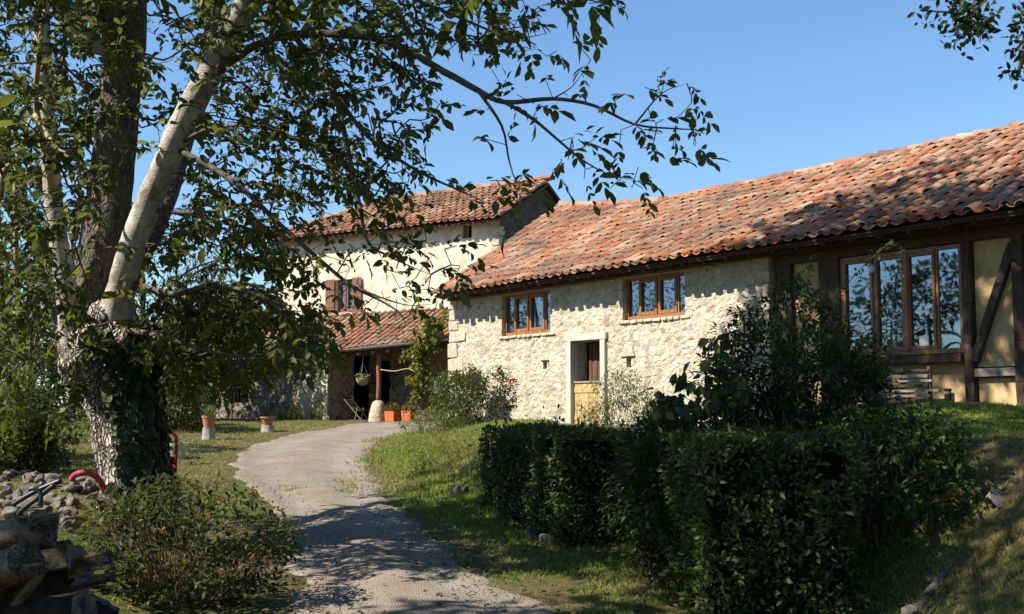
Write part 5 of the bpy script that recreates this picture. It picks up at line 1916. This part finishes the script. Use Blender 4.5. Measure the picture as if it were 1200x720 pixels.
def log_thing(a, b, r0, r1, seed, label, mats=("log_bark", "cut_wood"), n=26, split=0, group="logs in the foreground wood heap"):
    """a log, or (split > 0) a billet split off a log: wedge section with rough cleft faces"""
    g = np.random.default_rng(seed)
    a, b = np.array(a), np.array(b)
    c = (a + b) / 2
    d = nrm(b - a)
    x = nrm(np.cross(d, [.2, .1, 1.0])); y = np.cross(x, d)
    K = 14
    rot = g.uniform(0, 2 * PI)
    prof = []
    for k in range(n):
        t = 2 * PI * k / n
        r = 1 + .10 * math.sin(2 * t + seed) + .06 * math.sin(3 * t + 2 * seed)
        q = np.array([math.cos(t), math.sin(t)]) * r
        for m in range(split):
            an = rot + m * 2.1
            nn = np.array([math.cos(an), math.sin(an)])
            q = q - nn * max(q @ nn - .12 - .18 * m, 0)
        prof.append(q)
    V = []
    for i in range(K):
        f = i / (K - 1)
        r = r0 + (r1 - r0) * f
        p = a + (b - a) * f
        for k, q in enumerate(prof):
            nz = noise.fractal(Vector((q[0] * 2.2 + seed, q[1] * 2.2, f * 3)), 1, 2, 4) * .07 + noise.noise(Vector((q[0] * 9, q[1] * 9 + seed, f * 2.5))) * .05
            e = (0.012 * g.normal() if i in (0, K - 1) else 0)
            V.append(p + (x * q[0] + y * q[1]) * r * (1 + nz) + d * e * r * 4)
    V = np.array(V)
    Q = [(i * n + k, i * n + (k + 1) % n, (i + 1) * n + (k + 1) % n, (i + 1) * n + k) for i in range(K - 1) for k in range(n)]
    mi = []
    for i in range(K - 1):
        for k in range(n):
            m_ = (prof[k] + prof[(k + 1) % n]) / 2
            mi.append(1 if split and np.linalg.norm(m_) < .86 else 0)
    o = mesh_np("log", V - c, np.array(Q), list(mats), None, smooth=True, mi=mi, loc=tuple(c))
    tag(o, label, "log", group)
    for e, sgn in ((0, -1), (K - 1, 1)):
        ring = V[e * n:(e + 1) * n]
        cen = ring.mean(0)
        Vc = []
        for f in (1.0, .75, .5, .25):
            for p in ring:
                Vc.append(cen + (p - cen) * f + d * sgn * (.0025 * g.normal() + .004))
        Vc.append(cen + d * sgn * .01)
        Fq = []
        for j in range(3):
            for i in range(n):
                i2 = (i + 1) % n
                f = (j * n + i, j * n + i2, (j + 1) * n + i2, (j + 1) * n + i)
                Fq.append(f if sgn > 0 else f[::-1])
        Ft = [(3 * n + i, 3 * n + (i + 1) % n, 4 * n) if sgn > 0 else (4 * n, 3 * n + (i + 1) % n, 3 * n + i) for i in range(n)]
        mesh_np("cut_end", np.array(Vc) - c, [np.array(Fq), np.array(Ft)], mats[1], o)
    return o


def build_woodpile():
    def q(px, py, Y): return P(px, py, Y)
    dk = ("shaded_log_bark", "log_bark")
    log_thing(q(-60, 640, 7.5), q(66, 622, 7.2), .125, .115, 1, "thick pale log lying on top of the foreground wood heap", split=1)
    log_thing(q(-40, 690, 7.1), q(30, 656, 6.8), .12, .11, 2, "short bright log with its cut end facing the track side")
    log_thing(q(16, 705, 7.1), q(48, 664, 6.95), .07, .06, 3, "split billet standing askew beside the short bright log", split=2)
    log_thing(q(78, 668, 7.6), q(128, 655, 7.5), .06, .05, 4, "slim grey log at the right end of the wood heap", split=1)
    log_thing(q(84, 688, 7.3), q(130, 676, 7.2), .05, .045, 5, "small split billet below the slim grey log", split=2)
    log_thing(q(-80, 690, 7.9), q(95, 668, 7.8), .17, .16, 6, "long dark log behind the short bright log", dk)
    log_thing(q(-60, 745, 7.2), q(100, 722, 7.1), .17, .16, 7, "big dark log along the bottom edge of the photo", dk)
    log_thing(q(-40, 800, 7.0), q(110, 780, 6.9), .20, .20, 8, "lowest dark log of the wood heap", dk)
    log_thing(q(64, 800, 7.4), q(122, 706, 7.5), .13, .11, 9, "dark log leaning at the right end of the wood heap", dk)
    log_thing(q(-30, 668, 7.6), q(78, 650, 7.5), .10, .09, 10, "dark split log just under the thick pale log", dk, split=1)
    V, Fq = ico((0, 0, 0), (.20, .12, .05), 77, .25, 3, 2.6, 10)
    c = q(42, 612, 7.1)
    o = mesh_np("wood_slab", V, Fq, "cut_wood", None, loc=tuple(c)); o.rotation_euler = (.15, .1, .2)
    tag(o, "splintered slab of wood lying on top of the thick pale log", "wood")
    for i, (px, py, Y, L, a, lab) in enumerate(((58, 606, 6.95, .22, .4, "long splinter of wood sticking out above the thick pale log"), (44, 664, 6.8, .16, 1.1, "pale wood splinter between the bright log and the split log"), (118, 661, 7.4, .17, -.2, "flat splinter on the slim grey log"))):
        mb = MB()
        mb.add([(-L / 2, -.03, -.012), (L / 2, -.008, .0), (L / 2, .012, .006), (-L / 2, .04, -.008), (-L / 2, -.025, .02), (L / 2 - .03, 0, .012), (-L / 2, .03, .024)], [(3, 2, 1, 0), (4, 5, 2, 3, 6), (0, 1, 5, 4), (1, 2, 5), (0, 4, 6, 3)])
        o = mb.build("splinter", "cut_wood", None, loc=tuple(q(px, py, Y)))
        o.rotation_euler = (.2, -.25 + .1 * i, a)
        tag(o, lab, "splinter")


build_woodpile()


def pot(name, label, b, r, h, mat, plant=None, rim=True, cat="flower pot", taper=.72):
    root = empty(name, tuple(b)); tag(root, label, cat)
    prof = [(r * taper, 0), (r * (taper + .25 * (1 - taper)), h * .25), (r * .96, h * .78)]
    if rim: prof += [(r * 1.06, h * .80), (r * 1.08, h)]
    else: prof += [(r, h)]
    prof += [(prof[-1][0] - .02, h), (prof[-1][0] - .035, h * .8)]
    MB().lathe(prof, 24, cap=False).add([], []).build("body", mat, root, smooth=False, bevel=0)
    MB().lathe([(.01, h * .8), (r * .98, h * .8)], 24, cap=False).build("soil", "potting_soil", root)
    MB().lathe([(.005, .004), (r * taper, .004)], 24, cap=False).build("base", mat, root)
    if plant: plant(root, h)
    return root


def tuft(n, L, W, mat, spread):
    def f(root, h):
        d = rdir(n); d[:, 2] = np.abs(d[:, 2]) + 1 / spread
        p = np.zeros((n, 3)); p[:, :2] = rng.normal(size=(n, 2)) * .05; p[:, 2] = h * .8
        V, Fl = leaves(p, d, rdir(n), L * rng.uniform(.6, 1.2, n), W, LEAF_LONG)
        mesh_np("plant", V, Fl, mat, root)
    return f


def clumpy(n, r, L, mat, zc, flowers=None):
    def f(root, h):
        pt = ellip(n, (0, 0, h + zc), r, .2)
        V, Fl = clump_foliage(pt, 8, .08, L, .5)
        mesh_np("plant", V, Fl, mat, root)
        if flowers:
            p = ellip(flowers, (0, 0, h + zc + r[2] * .4), np.array(r) * [1, 1, .7], .7)
            for q in p:
                d5 = np.array([[math.cos(k * 1.2566), math.sin(k * 1.2566), .3] for k in range(5)])
                V, Fl = leaves(np.tile(q, (5, 1)), d5, np.tile([0, 0, 1.0], (5, 1)), .035, .03, LEAF_MID)
                mesh_np("flower", V, Fl, "red_petal", root)
    return f


def stump(label, b, r, h, mat="grey_timber"):
    V, Fs = tube_np([(0, 0, -.05), (0, 0, h * .5), (0.005, 0, h)], [r * 1.03, r, r * .97], 20, False, .12, 5, 3)
    o = mesh_np("log_stand", V, Fs[0], "smooth_bark", None, smooth=True, loc=tuple(b))
    MB().lathe([(.005, h - .002), (r * .96, h - .002)], 20, cap=False).build("cut_top", "cut_wood", o)
    tag(o, label, "log stand")


def build_small():
    def g(x, y): return np.array([x, y, h1(x, y)])
    b = g(-6.6, 25.2)
    stump("short upright log carrying the tall terracotta pot", b, .135, .27)
    pot("flower_pot", "terracotta pot with a spiky plant standing on a log by the verge", b + [0, 0, .272], .145, .26, "terracotta", tuft(70, .34, .02, "rose_leaf", 1.3))
    b = g(-5.8, 27.5)
    stump("low log under the wide terracotta bowl", b, .15, .17)
    pot("flower_bowl", "wide empty terracotta bowl on a low log near the iris border", b + [0, 0, .172], .17, .19, "terracotta", None, taper=.6)
    b = g(-6.15, 21.2)
    pot("flower_pot", "cream plastic pot on the verge behind the old trunk", b, .215, .30, "cream_pot", clumpy(14, (.13, .13, .06), .07, "bright_leaf", .02), taper=.7)
    # orange square planters
    for i, (u, lab) in enumerate(((2.12, "orange square planter beside the porch post"), (2.72, "orange square planter nearer the vine"))):
        b = hw(u, -2.42); b[2] = max(h1(b[0], b[1]), 1.37)
        root = empty("planter", tuple(b), HRZ); tag(root, lab, "planter")
        mb = MB()
        a, c, hh, t = .155, .17, .30, .015
        V = [(-a, -a, 0), (a, -a, 0), (a, a, 0), (-a, a, 0), (-c, -c, hh), (c, -c, hh), (c, c, hh), (-c, c, hh), (-c + t, -c + t, hh), (c - t, -c + t, hh), (c - t, c - t, hh), (-c + t, c - t, hh), (-c + t, -c + t, hh - .05), (c - t, -c + t, hh - .05), (c - t, c - t, hh - .05), (-c + t, c - t, hh - .05)]
        Fc = [(3, 2, 1, 0)] + [(k, (k + 1) % 4, 4 + (k + 1) % 4, 4 + k) for k in range(4)] + [(4 + k, 4 + (k + 1) % 4, 8 + (k + 1) % 4, 8 + k) for k in range(4)] + [(8 + k, 8 + (k + 1) % 4, 12 + (k + 1) % 4, 12 + k) for k in range(4)]
        mb.add(V, Fc).build("box", "orange_planter", root, bevel=.006)
        MB().box((-c + t, -c + t, hh - .06), (c - t, c - t, hh - .045)).build("soil", "potting_soil", root)
        clumpy(34, (.24, .2, .17), .07, "planter_leaf", .1, 8)(root, hh)
    # dark pot further right
    b = hw(3.12, -2.3); b[2] = max(h1(b[0], b[1]), 1.37)
    pot("flower_pot", "small dark pot on the porch floor left of the vine stem", b, .12, .2, "black_plastic", clumpy(10, (.12, .12, .08), .06, "planter_leaf", .05))
    # hanging basket
    top = hw(.98, -2.38, 3.40)
    c = P(425, 446, (top[1]))
    b = np.array([top[0], top[1], c[2] - .10])
    root = empty("hanging_basket", tuple(b)); tag(root, "hanging basket of pale flowers on chains under the porch beam", "hanging basket")
    MB().lathe([(.05, -.06), (.15, .0), (.20, .10), (.205, .16), (.19, .16), (.17, .1)], 20, cap=True).build("bowl", "basket_moss", root, smooth=True)
    ch = MB()
    for k in range(3):
        a = k * 2.1 + .4
        ch.tube([(.2 * math.cos(a), .2 * math.sin(a), .15), (0, 0, top[2] - b[2] - .25)], .006, 5)
    ch.tube([(0, 0, top[2] - b[2] - .25), (0, 0, top[2] - b[2] - .05)], .008, 5)
    ch.build("chains", "zinc", root)
    pt = ellip(20, (0, 0, .2), (.2, .2, .09), .2)
    V, Fl = clump_foliage(pt, 7, .07, .07, .6); mesh_np("plant", V, Fl, "bright_leaf", root)
    p = ellip(16, (0, 0, .24), (.2, .2, .08), .7)
    V, Fl = leaves(p, rdir(16), rdir(16), .06, .05, LEAF_MID); mesh_np("flowers", V, Fl, "pale_petal", root)
    # folding chair beside the post
    b = hw(.98, -2.45); b[2] = max(h1(b[0], b[1]), 1.37)
    root = empty("folding_chair", tuple(b), HRZ + .1); tag(root, "weathered wooden folding chair leaning open beside the porch post", "chair")
    for y in (-.2, .2):
        MB().bar((-.46, y, .66), (.16, y, .02), .03, .03, up=(0, 1, 0)).build("back_leg", "worn_timber", root, bevel=.004)
        MB().bar((-.1, y * .85, .02), (-.02, y * .85, .40), .03, .03, up=(0, 1, 0)).build("front_leg", "worn_timber", root, bevel=.004)
    s = MB()
    for k in range(6): s.bar((-.24 + k * .06, -.2, .42 - k * .02), (-.24 + k * .06, .2, .42 - k * .02), .05, .015)
    s.build("seat", "worn_timber", root, bevel=.003)
    s = MB()
    for k in range(3): s.bar((-.44 + k * .07, -.2, .64 - k * .072), (-.44 + k * .07, .2, .64 - k * .072), .04, .015)
    s.build("backrest", "worn_timber", root, bevel=.003)
    # mailbox on a post
    b = hw(4.02, -2.75); b[2] = h1(b[0], b[1])
    root = empty("mailbox", tuple(b), HRZ); tag(root, "white box on a dark post between the vine and the barn corner", "mailbox")
    pb = P(514, 452, b[1])[2] - b[2]
    MB().box((-.05, -.05, -.05), (.05, .05, pb - .12)).build("post", "old_timber", root, bevel=.006)
    bx = MB().box((-.13, -.1, pb - .118), (.13, .12, pb + .13)).build("box", "white_box", root, bevel=.012)
    MB().box((-.105, -.112, pb - .09), (.105, -.102, pb + .10)).box((-.02, -.118, pb + .02), (.02, -.1125, pb + .05)).build("door", "white_box", bx, bevel=.003)
    # red hand truck beside the trunk
    b = P(193.5, 567, 13.2); b[2] = h1(b[0], b[1])
    root = empty("hand_truck", tuple(b), .1); tag(root, "red tubular hand truck standing behind the ivy covered trunk", "hand truck")
    zt = P(192, 507, 13.2)[2] - b[2]
    x0, x1 = -.17, .11
    fr = MB()
    fr.tube(smooth_path([(x1, 0, .12), (x1, .0, zt * .6), (x1, .01, zt - .10), (x1 - .03, .02, zt - .02), (x1 - .10, .03, zt), (x0 + .10, .03, zt), (x0 + .03, .02, zt - .02), (x0, .01, zt - .1), (x0, 0, zt * .6), (x0, 0, .12)], 5), .019, 10)
    for z in (.18, zt * .42, zt * .58): fr.tube([(x0, 0, z), (x1, 0, z)], .014, 8)
    fr.build("frame", "red_paint", root, smooth=True)
    MB().box((x0 - .02, -.2, .02), (x1 + .02, .0, .035)).build("toe_plate", "red_paint", root, bevel=.003)
    for x in (x0 - .05, x1 + .05):
        wh = MB()
        for k in range(1): wh.lathe([(.03, -.02), (.075, -.025), (.095, -.012), (.095, .012), (.075, .025), (.03, .02)], 18)
        o = wh.build("wheel", "black_plastic", root, smooth=True, loc=(x, .08, .10)); o.rotation_euler = (0, R(90), 0)
    # red hose and black pipes on the rubble
    pts = smooth_path([P(83, 563, 11.5), P(88, 557, 11.5), P(99, 554, 11.5), P(110, 557, 11.55), P(118, 565, 11.6), P(123, 577, 11.7)], 6)
    rr = np.array([.047 + .006 * math.sin(i * 2.2) for i in range(len(pts))])
    q2 = smooth_path(pts, 3); rr = np.array([.029 + .003 * (i % 2) for i in range(len(q2))])
    V, Fs = tube_np(q2, rr, 14)
    o = mesh_np("red_hose", V - q2[0], Fs, "red_hose", None, smooth=True, loc=tuple(q2[0])); tag(o, "thick faded red ribbed hose arching beside the trunk", "hose")
    for i, (pl, r, lab) in enumerate((([(15, 592), (24, 586), (38, 578), (55, 570), (72, 563)], .024, "black plastic pipe bent over the rubble heap, the upper one"), ([(18, 607), (28, 596), (44, 584), (64, 568)], .024, "black plastic pipe bent over the rubble heap, the lower one"), ([(34, 574), (42, 573), (48, 580), (47, 592)], .02, "short hooked dark pipe end among the rubble"))):
        q = smooth_path([P(x, y, 10.9 - .06 * i) for x, y in pl], 6)
        V, Fs = tube_np(q, r, 10)
        o = mesh_np("plastic_pipe", V - q[0], Fs, "black_plastic", None, smooth=True, loc=tuple(q[0])); tag(o, lab, "pipe")
    # garden light and stone ball by the plaster wall
    b = bw(13.93, -.12); b[2] = h1(b[0], b[1])
    root = empty("garden_light", tuple(b)); tag(root, "short black cylinder garden light by the plaster wall post", "garden light")
    MB().lathe([(.055, 0), (.055, .2)], 20).build("column", "black_plastic", root, smooth=False)
    MB().lathe([(.05, .2), (.05, .25)], 20).build("lens", "grey_timber", root)
    MB().lathe([(.062, .25), (.06, .275), (.03, .282)], 20).build("cap", "black_plastic", root)
    b = bw(14.22, -.14); b[2] = h1(b[0], b[1]) + .06
    rock_thing(b, (.07, .07, .09), 140, "dark round stone beside the garden light under the timber post", None, "dark_rock")
    # slatted timber stack below the big window
    b = bw(13.0, -.28); b[2] = h1(b[0], b[1])
    root = empty("slatted_bench", tuple(b), BRZ); tag(root, "weathered slatted timber rack under the big window", "rack")
    for k in range(7):
        z = .10 + k * .078
        MB().box((-.9 + rng.normal() * .04, -.03 + rng.normal() * .006, z), (.75 + rng.normal() * .06, .0, z + .045), jit=.006).build("slat", "grey_timber" if k % 3 else "old_timber", root, bevel=.004)
    for x in (-.8, -.3, .2, .68):
        MB().box((x, .001, 0), (x + .06, .05, .66)).build("upright", "old_timber", root, bevel=.004)


build_small()


# ================================================================== grass, litter
def in_barn(X, Y):
    d = np.stack([X - C0[0], Y - C0[1]], -1)
    u, o = d @ BU, d @ BI
    return (u > -.05) & (u < 18) & (o > -.05)


def in_house(X, Y):
    d = np.stack([X - H0[0], Y - H0[1]], -1)
    return (d @ HI > -2.35)


def grass_field(name, label, n, xr, yr, keep, hgt, dryf, W=.011, tpl=BLADE2):
    X = rng.uniform(*xr, n); Y = rng.uniform(*yr, n)
    k = keep(X, Y) & ~in_barn(X, Y) & ~in_house(X, Y)
    X, Y = X[k], Y[k]
    Z = H(X, Y)
    m = len(X)
    hh = hgt(X, Y) * rng.uniform(.5, 1.25, m)
    d = rng.normal(size=(m, 3)) * .55; d[:, 2] = 1
    V, Fl = leaves(np.stack([X, Y, Z - .005], -1), d, rdir(m) * [1, 1, .2], hh, W * np.clip(Y / 14, .7, 1.6), tpl)
    o = mesh_np(name, V, Fl, "grass")
    a = o.data.attributes.new("dry", 'FLOAT', 'POINT')
    a.data.foreach_set("value", np.repeat(dryf(X, Y), len(tpl[0])).astype(np.float32))
    tag(o, label, "grass", kind="stuff")


def pn(X, Y, s, o=0):
    return np.array([noise.noise(Vector((x * s, y * s, o))) for x, y in zip(X, Y)])


def hedge_mask(X, Y):
    m = np.ones(len(X), bool)
    for A, d, l, w_ in (((-.36, 15.0), (.82, -2.95), 3.1, .85), ((1.42, 8.7), (-.05, 1.0), 1.7, 1.22)):
        d = nrm(np.array(d)); s = np.array([abs(d[1]), -d[0] if d[1] < 0 else d[0]]); s = np.array([d[1], -d[0]]); s = s if s[0] > 0 else -s
        q = np.stack([X - A[0], Y - A[1]], -1)
        a, b = q @ d, q @ s
        m &= ~((a > .1) & (a < l - .1) & (b > .1) & (b < w_ - .1))
    return m


def build_grass():
    def edge(X, Y): return X - XR(Y) + .25 * np.sin(Y * 3.1) * .4 + .12 * np.sin(Y * 9)
    def ledge(X, Y): return XL(Y) - X + .2 * np.sin(Y * 2.7) * .5 + .15 * np.sin(Y * 8 + 1)
    # bank between track and barn
    def k1(X, Y):
        e = edge(X, Y)
        return (e > -.22) & (rng.uniform(size=len(X)) < np.where(e < 0, .28 * (pn(X, Y, 2.5, 6) > .0), np.clip(e * 2.2, .12, 1))) & hedge_mask(X, Y) & (pn(X, Y, 1.3, 3) > -.33)
    grass_field("grass", "green grass on the bank between the track and the barn", 190000, (-3.2, 4), (7.6, 29), lambda X, Y: k1(X, Y) & (X < XR(Y) + 3.6 + (Y < 20) * .5),
                lambda X, Y: .055 + .05 * np.clip((Y - 13) / 10, 0, 1), lambda X, Y: .25 * np.exp(-(edge(X, Y) / .35)) + .15)
    grass_field("long_grass", "longer pale grass blades standing above the bank turf", 9000, (-3.2, 4), (8, 29), lambda X, Y: k1(X, Y) & (X < XR(Y) + 3.6) & (pn(X, Y, .8, 14) > .0), lambda X, Y: np.full(len(X), .15), lambda X, Y: np.full(len(X), .35), .009)
    n = 30000
    X = rng.uniform(-3.2, 4, n); Y = rng.uniform(8, 29, n)
    k = (X > XR(Y) + .1) & (X < XR(Y) + 3.2) & (pn(X, Y, 1.0, 21) > .08) & ~in_barn(X, Y) & hedge_mask(X, Y)
    X, Y = X[k], Y[k]
    m = len(X)
    V, Fl = leaves(np.stack([X, Y, H(X, Y) + rng.uniform(.02, .06, m)], -1), rdir(m) * [1, 1, .3], rdir(m) * .4 + [0, 0, 1], rng.uniform(.018, .04, m), .022, LEAF_MID)
    tag(mesh_np("clover", V, Fl, "bright_leaf"), "clover and small flat weeds in the bank turf", "clover", kind="stuff")
    # lawn and bank on the right
    grass_field("grass", "shaded grass on the right bank and lawn below the big window", 130000, (2.0, 9), (7.0, 19), lambda X, Y: (X > XR(Y) + np.where(Y < 12, 2.1, 3.4)) & hedge_mask(X, Y) & (pn(X, Y, 1.1, 8) > -.5),
                lambda X, Y: np.full(len(X), .06), lambda X, Y: .1 + .35 * (Y < 11))
    # verge on the left
    grass_field("grass", "short yellowing grass on the verge left of the track", 125000, (-14, -1.5), (7.6, 32), lambda X, Y: (ledge(X, Y) > -.22) & (rng.uniform(size=len(X)) < np.where(ledge(X, Y) < 0, .28 * (pn(X, Y, 2.5, 6) > .0), np.clip(ledge(X, Y) * 1.6, .1, 1))) & (pn(X, Y, .9, 5) > -.28) & (ledge(X, Y) < 6.5),
                lambda X, Y: np.full(len(X), .045), lambda X, Y: np.where(Y > 16, .62, .35))
    # tufts in the middle of the track
    def k3(X, Y):
        m = (XL(Y) + XR(Y)) / 2 - .05
        a = 1.5 * np.exp(-((X - m - .1) / .26) ** 2) * ((Y < 13.6) | ((Y > 16.2) & (Y < 17.8)))
        a2 = 2.2 * np.exp(-((X - (-2.75)) / .42) ** 2 - ((Y - 16.9) / .8) ** 2)
        a = np.where(Y < 13.8, a * .8, a2)
        return rng.uniform(size=len(X)) < a * np.clip(pn(X, Y, 1.8, 1) * 2.2 + .45, 0, 1)
    grass_field("track_grass", "low grass tufts growing in the middle of the track", 60000, (-4, .6), (8.5, 18.2), k3, lambda X, Y: np.full(len(X), .045), lambda X, Y: np.full(len(X), .3))
    # fallen leaves
    n = 1300
    Y = 8.5 + rng.exponential(3.4, n); X = rng.uniform(-3.2, 3.5, n)
    k = (Y < 24) & (rng.uniform(size=n) < np.where((X > XL(Y)) & (X < XR(Y)), .5, .8))
    X, Y = X[k], Y[k]
    m = len(X)
    p = np.stack([X, Y, H(X, Y) + .02 + rng.uniform(0, .02, m)], -1)
    d = rdir(m); d[:, 2] *= .3
    L = rng.uniform(.04, .09, m)
    V, Fl = leaves(p, d, rdir(m) * .5 + [0, 0, 1], L, L * .55, LEAF_MID)
    tag(mesh_np("fallen_leaves", V, Fl, "fallen_leaf"), "brown fallen leaves scattered over the track and verges", "leaves", kind="stuff")
    # loose stones on the track
    n = 1500
    Y = 8.6 + rng.exponential(4.5, n); t = rng.uniform(-.02, 1.02, n); X = XL(Y) + (XR(Y) - XL(Y)) * t
    k = Y < 26
    X, Y = X[k], Y[k]
    Vs, Fs_, c = [], [], 0
    V0, F0 = ico((0, 0, 0), (1, 1, .6), 5, .3, 1)
    for x, y in zip(X, Y):
        s = abs(rng.normal()) * .005 + .004
        a = rng.uniform(0, 6)
        Rm = np.array([[math.cos(a), -math.sin(a), 0], [math.sin(a), math.cos(a), 0], [0, 0, 1]])
        Vs.append((V0 * s * [1.3, 1, 1]) @ Rm.T + [x, y, h1(x, y) + .018]); Fs_.append(F0 + c); c += len(V0)
    tag(mesh_np("loose_gravel", np.vstack(Vs), np.vstack(Fs_), "rock"), "small loose stones lying on the gravel track", "gravel", kind="stuff")


build_grass()
